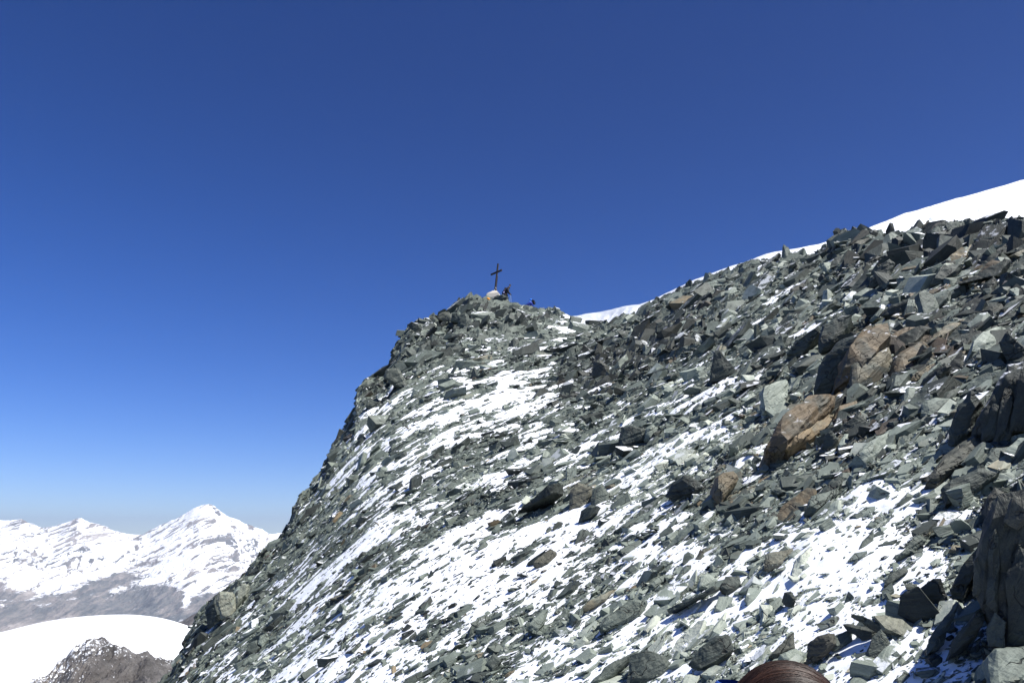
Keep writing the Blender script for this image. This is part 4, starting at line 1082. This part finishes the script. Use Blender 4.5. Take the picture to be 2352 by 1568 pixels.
# the climber in blue
Y2 = 72.6
J2 = dict(pelvis=(1222.5, 706), waist=(1221.3, 702), chest=(1219.2, 697), neck=(1218.6, 693), jaw=(1218.3, 691.3), skull=(1218.8, 689.4), shoulder=(1217.4, 695.4), nelbow=(1210.2, 699.8), nwrist=(1205, 702.6), nhand=(1202, 704.2),
          felbow=(1211, 701.6), fwrist=(1207, 705), fhand=(1205, 707), hip=(1222.3, 708), knee=(1218, 716), ankle=(1223, 723.5), toe=(1219.4, 725))
g2 = W(1221, 725.5, Y2)
cl, N2 = person(g2, Y2, J2, .18, 'person in a blue jacket and light blue helmet bending left below the cross', M_DBLUE, M_NAVY, .088, -1)
egg('helmet', W(1219, 689.2, Y2) + Vector((0, 0, .01)), (.135, .12, .125), M_BLUE, cl, g2, -.2, -.15, 18)
egg('hood', W(1216.6, 693.8, Y2 - .03), (.13, .16, .10), M_BLUE, cl, g2, -.6, None, 16)
b2 = W(1225.2, 695.2, Y2)
k2 = thing('backpack', b2, 'black rounded backpack on the person in the blue jacket', 'backpack')
rbox('pack_body', b2, (.30, .36, .46), M_BLACK, k2, b2, -.75, .35)
egg('pack_lid', W(1225.0, 690.6, Y2), (.17, .16, .08), M_BLACK, k2, b2, .5)
beam('strap', W(1219.6, 694, Y2 - .17), W(1219.2, 702, Y2 - .17), .05, .02, simple('yellow_green_webbing', (.45, .48, .22), .7), k2, b2)
beam('hip_belt', W(1229.8, 693, Y2 - .1), W(1231, 697.5, Y2 - .1), .03, .02, M_BLACK, k2, b2)

# the person in front of the camera, of whom the photo shows only the top of the head
Y3 = 1.70
hc = W(1797, 1668, Y3)
gz = float(base(hc.x + .1, hc.y + .05)) + .02
g3 = Vector((hc.x + .1, hc.y + .05, gz))
pr3 = thing('person', g3, 'person with straight brown hair and blue headband, only the crown of the head showing', 'person')
HH = hc.z + .12 - gz
def L3(x, y_, z): return (g3.x + x, g3.y + y_, g3.z + z * HH)
N3, E3 = {}, []
N3['pelvis'] = (*L3(.02, 0, .52), .14); N3['waist'] = (*L3(0, 0, .62), .12); N3['chest'] = (*L3(-.01, 0, .75), .15); N3['neck'] = (*L3(-.06, 0, .855), .055)
N3['jaw'] = (hc.x - .035, hc.y, hc.z - .055, .075); N3['skull'] = (hc.x + .005, hc.y, hc.z + .01, .098)
E3 += [('pelvis', 'waist'), ('waist', 'chest'), ('chest', 'neck'), ('neck', 'jaw'), ('jaw', 'skull')]
for s_, pre in ((-1, 'n'), (1, 'f')):
    N3[pre + 'shoulder'] = (*L3(0, .18 * s_, .80), .07); N3[pre + 'elbow'] = (*L3(.06, .23 * s_, .62), .045); N3[pre + 'wrist'] = (*L3(-.12, .20 * s_, .53), .03)
    N3[pre + 'hip'] = (*L3(.02, .09 * s_, .49), .095); N3[pre + 'knee'] = (*L3(-.06 - .05 * s_, .10 * s_, .27), .062); N3[pre + 'ankle'] = (*L3(.04 - .12 * s_, .10 * s_, .055), .042); N3[pre + 'toe'] = (*L3(-.10 - .12 * s_, .11 * s_, .02), .036)
    E3 += [('chest', pre + 'shoulder'), (pre + 'shoulder', pre + 'elbow'), (pre + 'elbow', pre + 'wrist'), ('pelvis', pre + 'hip'), (pre + 'hip', pre + 'knee'), (pre + 'knee', pre + 'ankle'), (pre + 'ankle', pre + 'toe')]
    hand(N3, E3, N3[pre + 'wrist'][:3], L3(-.24, .17 * s_, .50), pre, .0095)
skin('body', N3, E3, M_SKIN, pr3, g3, 'pelvis')
for s_ in (-1, 1):
    egg('eye', Vector((hc.x - .098, hc.y + .032 * s_, hc.z - .015)), (.010, .013, .011), simple('eye_white', (.7, .7, .7), .2), pr3, g3, 0, None, 12)
    egg('ear', Vector((hc.x + .012, hc.y + .088 * s_, hc.z - .03)), (.02, .010, .032), M_SKIN, pr3, g3, 0, None, 12)
egg('nose', Vector((hc.x - .118, hc.y, hc.z - .045)), (.018, .014, .024), M_SKIN, pr3, g3, .3, None, 12)
egg('mouth', Vector((hc.x - .103, hc.y, hc.z - .083)), (.010, .024, .007), simple('lips', (.42, .14, .12), .4), pr3, g3, 0, None, 12)
def sub3(name, keys, extra, mat, root):
    skin(name, {k: (*N3[k][:3], N3[k][3] + extra) for k in keys}, [e_ for e_ in E3 if e_[0] in keys and e_[1] in keys], mat, pr3, g3, root)
sub3('jacket', ['pelvis', 'waist', 'chest', 'nshoulder', 'nelbow', 'nwrist', 'fshoulder', 'felbow', 'fwrist', 'neck'], .022, M_DBLUE, 'chest')
sub3('trousers', ['pelvis', 'nhip', 'nknee', 'nankle', 'fhip', 'fknee', 'fankle'], .018, M_BLACK, 'pelvis')
sub3('boot', ['nankle', 'ntoe'], .03, M_BOOT, 'nankle'); sub3('boot', ['fankle', 'ftoe'], .03, M_BOOT, 'fankle')
# hair: a cap and single strands combed back from the forehead
A3, B3, C3 = .110, .098, .106
cap = egg('hair_cap', hc + Vector((.012, 0, .012)), (A3 * .965, B3 * .965, C3 * .965), M_HAIR0, pr3, g3, 0, -.25, 40)
ns, npt = 7000, 16
th = np.linspace(.16, 1.0, npt)[None, :] * np.pi * RNG.uniform(.80, 1.0, (ns, 1)) + RNG.uniform(-.1, .1, (ns, 1))
ph = RNG.uniform(-1.75, 1.75, (ns, 1)) + RNG.normal(0, .05, (ns, 1)) + .25 * np.sin(th * 1.2 + RNG.uniform(-.4, .4, (ns, 1)))
rr = 1 + RNG.uniform(-.015, .022, (ns, 1)) + .012 * np.sin(ph * 23) + .010 * np.sin(th * 3 + ph * 7) + (RNG.random((ns, 1)) < .03) * .02 * np.sin(th)
cx_ = -np.cos(th) * A3 * rr; cy_ = np.sin(th) * np.sin(ph) * B3 * rr; cz_ = np.sin(th) * np.cos(ph) * C3 * rr 
ctr = np.stack([cx_, cy_, cz_], -1)
tan = np.gradient(ctr, axis=1); tan /= np.linalg.norm(tan, axis=-1, keepdims=True) + 1e-9
nrm = ctr / np.linalg.norm(ctr, axis=-1, keepdims=True); sd = np.cross(tan, nrm)
rad = .00042
ring = np.stack([ctr + nrm * rad, ctr - nrm * rad * .5 + sd * rad, ctr - nrm * rad * .5 - sd * rad], 2)
ring = ring + np.array([hc.x + .012 - g3.x, hc.y - g3.y, hc.z + .012 - g3.z])
idx = np.arange(ns * npt * 3).reshape(ns, npt, 3)
qd = np.stack([idx[:, :-1, :], np.roll(idx, -1, 2)[:, :-1, :], np.roll(idx, -1, 2)[:, 1:, :], idx[:, 1:, :]], -1).reshape(-1)
t = NT('straight_brown_hair')
hc_col = t.ramp(t.attr('tint'), [(0, (.016, .009, .008)), (.5, (.034, .016, .011)), (.85, (.08, .034, .020)), (1, (.15, .075, .045))])
b_ = t.bsdf(hc_col, .5, None, .35)
M_HAIR = t.done(b_)
mesh_np('hair', ring.reshape(-1, 3), qd, np.arange(0, len(qd), 4), M_HAIR, pr3, True, {'tint': np.repeat(np.clip(.35 + .25 * np.sin(ph[:, 0] * 9) + RNG.normal(0, .2, ns), 0, 1), npt * 3)})
# headband
bm = bmesh.new(); n_ = 48; vs = []
for i in range(n_):
    a_ = 2 * math.pi * i / n_
    for zz, k_ in ((-.035, 1.03), (-.03, 1.07), (.03, 1.05), (.035, 1.0)):
        x_ = -math.cos(a_) * A3 * k_ * (1.12 if math.cos(a_) > 0 else 1); y_ = math.sin(a_) * B3 * k_
        vs.append(bm.verts.new((x_, y_, zz + .014 - .55 * (x_ + .0) * .35)))
for i in range(n_):
    for j in range(3):
        bm.faces.new([vs[i * 4 + j], vs[((i + 1) % n_) * 4 + j], vs[((i + 1) % n_) * 4 + j + 1], vs[i * 4 + j + 1]])
for f in bm.faces: f.smooth = True
bmesh.ops.translate(bm, vec=hc + Vector((.004, 0, .01)) - g3, verts=bm.verts)
me = bpy.data.meshes.new('headband'); bm.to_mesh(me); bm.free()
link('headband', me, simple('blue_headband_fabric', (.03, .10, .42), .7, 60, .15), pr3)

# ---------------------------------------------------------------- snow crest behind the rocks
SNOWL = [(1225,760),(1290,745),(1312,728),(1345,720),(1375,716),(1400,711),(1440,702),(1468,699),(1500,689),(1550,664),(1600,641),(1650,622),(1700,605),
         (1760,583),(1820,571),(1880,561),(1940,541),(2000,521),(2080,490),(2150,470),(2220,450),(2290,430),(2352,413),(2500,370),(2750,320),(3100,290)]
_sn = np.array(SNOWL, float); _ndx, _ne = p2d(_sn[:, 0], _sn[:, 1])
a = np.linspace(_ndx[0], _ndx[-1], 900)
e = np.interp(a, _ndx, _ne); ysr = np.interp(a, GX, _ys); esr = np.interp(a, GX, _essm)
e = e + .0011 * (fbm(a * 55, a * 0, 71, 4) - .5) * 2
pxa = np.interp(a, _ndx, _sn[:, 0])
back = np.interp(pxa, [1225, 1350, 1600, 1850, 2050, 2352, 3100], [1.5, 2.5, 4, 7, 16, 26, 26])
yt = ysr + back
r = np.linspace(0, 1, 160)[:, None]
y0 = ysr * .97; z0_ = base(a * y0, y0) - .4
Yn = y0 + (yt - y0) * r
zt = e * yt
Zn = z0_ + (zt - z0_) * (r ** (1.35))
Xn = a * Yn
u_, v_ = uv(Xn, Yn)
amp = .34 * np.clip(back / 6, .6, 2.2) * np.sin(np.pi * np.clip(r, 0, 1)) ** .7
Zn = Zn + amp * (fbm(u_ * .5, v_ * 1.7, 81, 5) - .5) * 2 + .32 * np.sin(np.pi * r) * (ridged(u_ * 1.1, v_ * 2.2, 83, 4) - .5)
# lip and the far side
yb_ = yt + np.array([.25, .6, 1.2, 2.5, 6, 15, 40])[:, None]; zb_ = zt + np.array([.02, -.03, -.25, -1.0, -3.5, -11, -32])[:, None]
Xs = np.concatenate([Xn, a * yb_]); Ys2 = np.concatenate([Yn, yb_]); Zs = np.concatenate([Zn, zb_])
so = grid_obj('snow_ridge', Xs, Ys2, Zs, M_SNOW, smooth=True); tag(so, kind='structure')

# ---------------------------------------------------------------- far things
def curtain(name, skyl, ys, y_front, e_front, mat, n=500, rows=200, relief=0, freq=1, seed=1, back_drop=.6, smooth=False, pw=1.0, attrs=None, rough=0, rfreq=20):
    s_ = np.array(skyl, float); dx_, e_ = p2d(s_[:, 0], s_[:, 1])
    a = np.linspace(dx_[0], dx_[-1], n); e = np.interp(a, dx_, e_)
    if smooth: e = _smooth(e, 41)
    if rough: e = e + rough * (fbm(a * rfreq, a * 0, seed + 7, 4, .6) - .5)
    yt = np.interp(a, dx_, ys) if hasattr(ys, '__len__') else np.full(n, float(ys))
    r = np.linspace(0, 1, rows)[:, None]
    Yc = y_front + (yt - y_front) * r
    zf, zt = e_front * y_front, e * yt
    Zc = zf + (zt - zf) * r ** pw
    Xc = a * Yc
    if relief:
        Zc = Zc + relief * np.sin(np.pi * r) ** .6 * (ridged(Xc * freq, Yc * freq * .6, seed, 6) - .5)
    yb = yt + (yt.max() * .02) * np.array([.2, .6, 1.5, 4, 10])[:, None]; zb = zt - (yb - yt) * back_drop
    X_ = np.concatenate([Xc, a * yb]); Y_ = np.concatenate([Yc, yb]); Z_ = np.concatenate([Zc, zb])
    return grid_obj(name, X_, Y_, Z_, mat, attrs(X_, Y_, Z_) if attrs else None, smooth)

# snow dome below, left
tag(curtain('glacier_dome', [(-500,1600),(-300,1530),(-100,1475),(0,1452),(100,1426),(190,1414),(290,1409),(360,1415),(400,1424),(450,1443),(520,1470),(700,1560)],
            900, 330, -.30, M_SNOWFAR, 300, 120, smooth=True, pw=.8), kind='structure')

def outcrop_material():
    t = NT('outcrop_rock')
    co = t.node('ShaderNodeTexCoord').outputs['Object']
    lc = t.mapping(co, (1, .35, 1), (0, 0, math.radians(-35)))
    n = t.noise(lc, .16, 8, .68); n2 = t.noise(co, .05, 5, .6); n3 = t.noise(co, .9, 5, .7)
    c = t.ramp(t.math('ADD', t.math('MULTIPLY', n, .75), t.math('MULTIPLY', n3, .28)), [(.32, (.03, .03, .03)), (.5, (.10, .095, .092)), (.62, (.16, .155, .15)), (.76, (.36, .34, .32))])
    c = t.mix(t.math('MULTIPLY', t.range(n2, .5, .66), .22), c, t.ramp(n, [(.3, (.07, .055, .045)), (.55, (.17, .125, .095)), (.8, (.34, .28, .22))]))
    geo = t.node('ShaderNodeNewGeometry'); sep = t.node('ShaderNodeSeparateXYZ'); t.l.new(geo.outputs['Normal'], sep.inputs[0])
    sn = t.math('MULTIPLY', t.range(t.math('ADD', t.noise(co, .7, 6, .75), t.attr('snowy')), .60, .66), t.range(sep.outputs[2], .3, .6), True)
    c = t.mix(sn, c, SNOW)
    return t.done(t.bsdf(c, .85, t.bump(t.math('ADD', n, t.math('MULTIPLY', n3, .6)), .9, 1.0)))
M_OUT = outcrop_material()
def snowy_left(X_, Y_, Z_):
    px, py = d2p(X_, Y_, Z_)
    return {'snowy': .10 * np.clip((215 - px) / 120, -.8, 1) + .10 * np.exp(-((py - 1475 - .2 * np.abs(px - 210)) / 30) ** 2)}
tag(curtain('dark_outcrop', [(-60,1660),(0,1625),(80,1566),(120,1535),(150,1510),(175,1485),(200,1464),(215,1459),(235,1462),(250,1466),(275,1482),(300,1490),(330,1500),(352,1512),(380,1518),
            (405,1517),(440,1530),(480,1545),(560,1600)], 250, 150, -.28, M_OUT, 520, 420, 17, .06, 5, .8, attrs=snowy_left, rough=.012, rfreq=70), kind='structure')
tag(curtain('reddish_spur', [(330,1440),(370,1436),(395,1432),(420,1425),(440,1412),(470,1396),(500,1375),(540,1365),(600,1350),(700,1300)], 1500, 1100, -.16, M_OUT, 200, 80, 30, .012, 9, .8, attrs=lambda X_, Y_, Z_: {'snowy': X_ * 0 - .1}, rough=.003), kind='structure')

# the distant range, 11 to 16 km away
RSK = [(-700,1300),(-500,1230),(-300,1215),(-120,1205),(-40,1190),(20,1196),(48,1192),(75,1203),(100,1212),(135,1208),(160,1198),(178,1190),(192,1193),(205,1200),(228,1202),(255,1215),(275,1222),(300,1228),(325,1231),(345,1218),
       (380,1202),(410,1190),(432,1176),(452,1164),(470,1159),(480,1158),(492,1163),(510,1178),(528,1191),(540,1193),(560,1203),(590,1212),(622,1228),(655,1224),(700,1215),(760,1235),(900,1260),(1100,1280)]
s_ = np.array(RSK, float); dx_, e_ = p2d(s_[:, 0], s_[:, 1])
a = np.linspace(dx_[0], dx_[-1], 1100); ed = np.interp(a, dx_, e_) + .0030 * (fbm(a * 220, a * 0, 3, 6, .74) - .5) * (.35 + np.clip(np.interp(np.interp(a, dx_, s_[:, 0]), [0, 150, 240, 300, 360, 440, 520, 560, 640], [.6, .7, .9, .2, .6, .35, .4, .9, .5]), 0, 1))
r = np.linspace(0, 1, 420)[:, None]
YT, YF = 15000.0, 8200.0
Yr = YF + (YT - YF) * r + 0 * a; Xr = a * Yr
zt = ed * YT; zf = -.125 * YF
es_ = _smooth(ed, 61)
Zr = zf + (es_ * YT - zf) * r ** 1.25
RL = [[(477,1158,15000),(490,1215,14550),(515,1262,14000),(545,1300,13500),(575,1345,12900)],
      [(430,1180,15000),(400,1240,14300),(330,1285,13500),(250,1335,12700)],
      [(545,1200,15000),(575,1262,14200),(600,1305,13600)],
      [(180,1190,15000),(172,1235,14300),(150,1280,13600),(120,1330,12800)],
      [(48,1192,15000),(40,1250,14100),(10,1310,13200)],
      [(560,1335,12900),(470,1332,12300),(400,1345,11800),(250,1372,11000),(60,1400,10200)],
      [(380,1300,13300),(300,1330,12600)]]
for ridge in RL:
    P3 = []
    for px, py, yy in ridge:
        q_, w_ = p2d(px, py); P3.append((float(q_) * yy, yy, float(w_) * yy))
    for (x0, y0_, z0_), (x1, y1, z1) in zip(P3[:-1], P3[1:]):
        L2 = (x1 - x0) ** 2 + (y1 - y0_) ** 2
        tt = np.clip(((Xr - x0) * (x1 - x0) + (Yr - y0_) * (y1 - y0_)) / L2, 0, 1)
        dd = np.hypot(Xr - x0 - tt * (x1 - x0), Yr - y0_ - tt * (y1 - y0_))
        Zr = np.maximum(Zr, z0_ + tt * (z1 - z0_) - dd * .62)
lim = np.minimum(Zr, (ed * Yr) - .0 + (1 - r) * 60)
Zr = np.where(r > .93, Zr + (zt - Zr) * sm((r - .93) / .07), Zr)
env = np.sin(np.pi * np.clip(r, 0, 1)) ** .5
Zr = Zr + env * (230 * (ridged(Xr / 1500, Yr / 1700, 41, 6) - .55) + 110 * (ridged(Xr / 330, Yr / 420, 47, 4) - .5) + 30 * (ridged(Xr / 110, Yr / 130, 57, 4) - .5))
yb = YT + np.array([60, 200, 600, 1500])[:, None] + 0 * a; zb = zt - (yb - YT) * .7
def blob(px, py, items):
    b = np.zeros(px.shape)
    for cx, cy, rx, ry, ang, w in items:
        c_, s2 = math.cos(math.radians(ang)), math.sin(math.radians(ang))
        dxp, dyp = px - cx, py - cy
        uu, vv = dxp * c_ - dyp * s2, dxp * s2 + dyp * c_
        b = b + w * np.exp(-((uu / rx) ** 2 + (vv / ry) ** 2))
    return b
Xf = np.concatenate([Xr, a * yb]); Yf = np.concatenate([Yr, yb]); Zf = np.concatenate([Zr, zb])
pxf, pyf = d2p(Xf, Yf, Zf)
rk = blob(pxf, pyf, [(520,1300,40,28,-50,.75),(565,1320,30,22,0,.3),(290,1315,75,15,30,.8),(360,1285,60,14,28,.5),(170,1268,26,18,40,.45),(60,1285,40,16,-30,.5),(10,1292,35,14,0,.4),(215,1240,18,26,30,.3),
                     (110,1318,30,10,20,.5),(10,1330,40,16,0,.5),(215,1230,15,10,0,.3),(600,1340,40,14,-30,.6),(450,1305,70,12,28,.4)])
rk = rk + 1.25 * sm((pyf - 1318 - 20 * np.sin(pxf / 60.0)) / 45) - .1
rk = rk - blob(pxf, pyf, [(430,1370,10,36,-12,.9),(590,1352,25,14,0,.8),(480,1315,70,9,30,.7),(300,1345,90,9,12,.6)])
crag = blob(pxf, pyf, [(170,1215,80,28,0,.42),(150,1260,90,30,20,.4),(400,1230,60,40,40,.22),(560,1230,70,40,-35,.35),(470,1240,50,60,0,.2),(520,1290,70,40,-30,.4),(330,1240,40,16,30,.35),(60,1200,60,14,0,.25),(50,1280,60,30,0,.35),(200,1300,100,20,10,.3)])
pk = np.where(pxf < 110, 48 - .2 * (pyf - 1190), np.where(pxf < 325, 180 - .25 * (pyf - 1190), 477 + .48 * (pyf - 1158))) + 16 * (fbm(pyf / 14, pyf * 0, 9, 3) - .5); sg = np.clip((pxf - pk) / 12, -1, 1)
al = math.radians(38)
wob = 120 * (fbm(Xf / 900, Zf / 500, 61, 3) - .5)
cross = np.where(sg < 0, Xf * math.sin(al) - Zf * math.cos(al), Xf * math.sin(al) + Zf * math.cos(al)) + wob
along = np.where(sg < 0, Xf * math.cos(al) + Zf * math.sin(al), Xf * math.cos(al) - Zf * math.sin(al))
strk = (fbm(along / 300, cross / 38, 63, 5, .68) - .5) * 4.0 + (fbm(along / 110, cross / 80, 65, 4, .65) - .5) * 2.4
crag = strk + crag * 1.5 - .17 + .25 * np.clip((np.interp(pxf, s_[:, 0], s_[:, 1]) + 12 - pyf) / 12, -1, 1) * (fbm(pxf / 8, pyf / 8, 3, 2) > .5)
def range_material():
    t = NT('distant_range_rock_and_snow')
    co = t.node('ShaderNodeTexCoord').outputs['Object']
    n = t.noise(t.mapping(co, (1, .6, 1.6)), .0016, 9, .68); n2 = t.noise(co, .006, 7, .7); n3 = t.noise(co, .0006, 4, .6)
    geo = t.node('ShaderNodeNewGeometry'); sep = t.node('ShaderNodeSeparateXYZ'); t.l.new(geo.outputs['Normal'], sep.inputs[0])
    f = t.math('ADD', t.attr('bare'), t.math('MULTIPLY', t.math('SUBTRACT', n, .5), 1.7))
    f = t.math('ADD', f, t.math('MULTIPLY', t.math('SUBTRACT', n2, .5), 2.2))
    f = t.math('ADD', f, t.math('MULTIPLY', t.math('SUBTRACT', sep.outputs[2], .8), -1.2))
    st = t.noise(t.mapping(co, (2.6, .5, 2.2), (0, math.radians(25), math.radians(20))), .0070, 9, .80, .6)
    f = t.math('MAXIMUM', f, t.math('ADD', t.attr('craggy'), t.math('MULTIPLY', t.math('SUBTRACT', st, .5), 1.6)))
    mk = t.range(f, .30, .60)
    gl = t.noise(t.mapping(co, (3, .6, 1), (0, 0, .3)), .0035, 8, .75)
    rock = t.ramp(t.math('ADD', t.math('MULTIPLY', n3, .45), t.math('MULTIPLY', gl, .55)), [(.36, (.07, .085, .095)), (.46, (.14, .145, .145)), (.53, (.25, .23, .215)), (.60, (.42, .39, .37)), (.66, (.66, .64, .63))])
    c = t.mix(mk, (.86, .88, .91), rock)
    return t.done(t.bsdf(c, .9, t.bump(n2, 30, .8)))
tag(grid_obj('distant_mountain_range', Xf, Yf, Zf, range_material(), {'bare': rk - .12, 'craggy': crag}), kind='structure')
# valley floor and lowlands so that the ground reaches the horizon
vm = NT('valley_floor'); co = vm.node('ShaderNodeTexCoord').outputs['Object']
M_VAL = vm.done(vm.bsdf(vm.ramp(vm.noise(co, .0008, 7, .6), [(.35, (.06, .08, .05)), (.6, (.15, .14, .12))]), .9))
gx = np.linspace(-30000, 30000, 60); gy = np.linspace(-6000, 34000, 60); GX2, GY2 = np.meshgrid(gx, gy)
tag(grid_obj('valley', GX2, GY2, -1650 + 250 * fbm(GX2 / 4000, GY2 / 4000, 5, 4), M_VAL), kind='structure')

# ---------------------------------------------------------------- haze
bm = bmesh.new(); bmesh.ops.create_cube(bm, size=1)
me = bpy.data.meshes.new('haze'); bm.to_mesh(me); bm.free()
hz = bpy.data.objects.new('haze', me); COL.objects.link(hz)
hz.scale = (62000, 43000, 2600); hz.location = (0, 14500, -1652 + 1300)
t = NT('haze'); pv = t.node('ShaderNodeVolumePrincipled')
pv.inputs['Color'].default_value = (.70, .80, 1.0, 1); pv.inputs['Density'].default_value = 3.4e-5; pv.inputs['Anisotropy'].default_value = .2
t.l.new(pv.outputs[0], t.out.inputs['Volume']); me.materials.append(t.m)
tag(hz, kind='stuff')
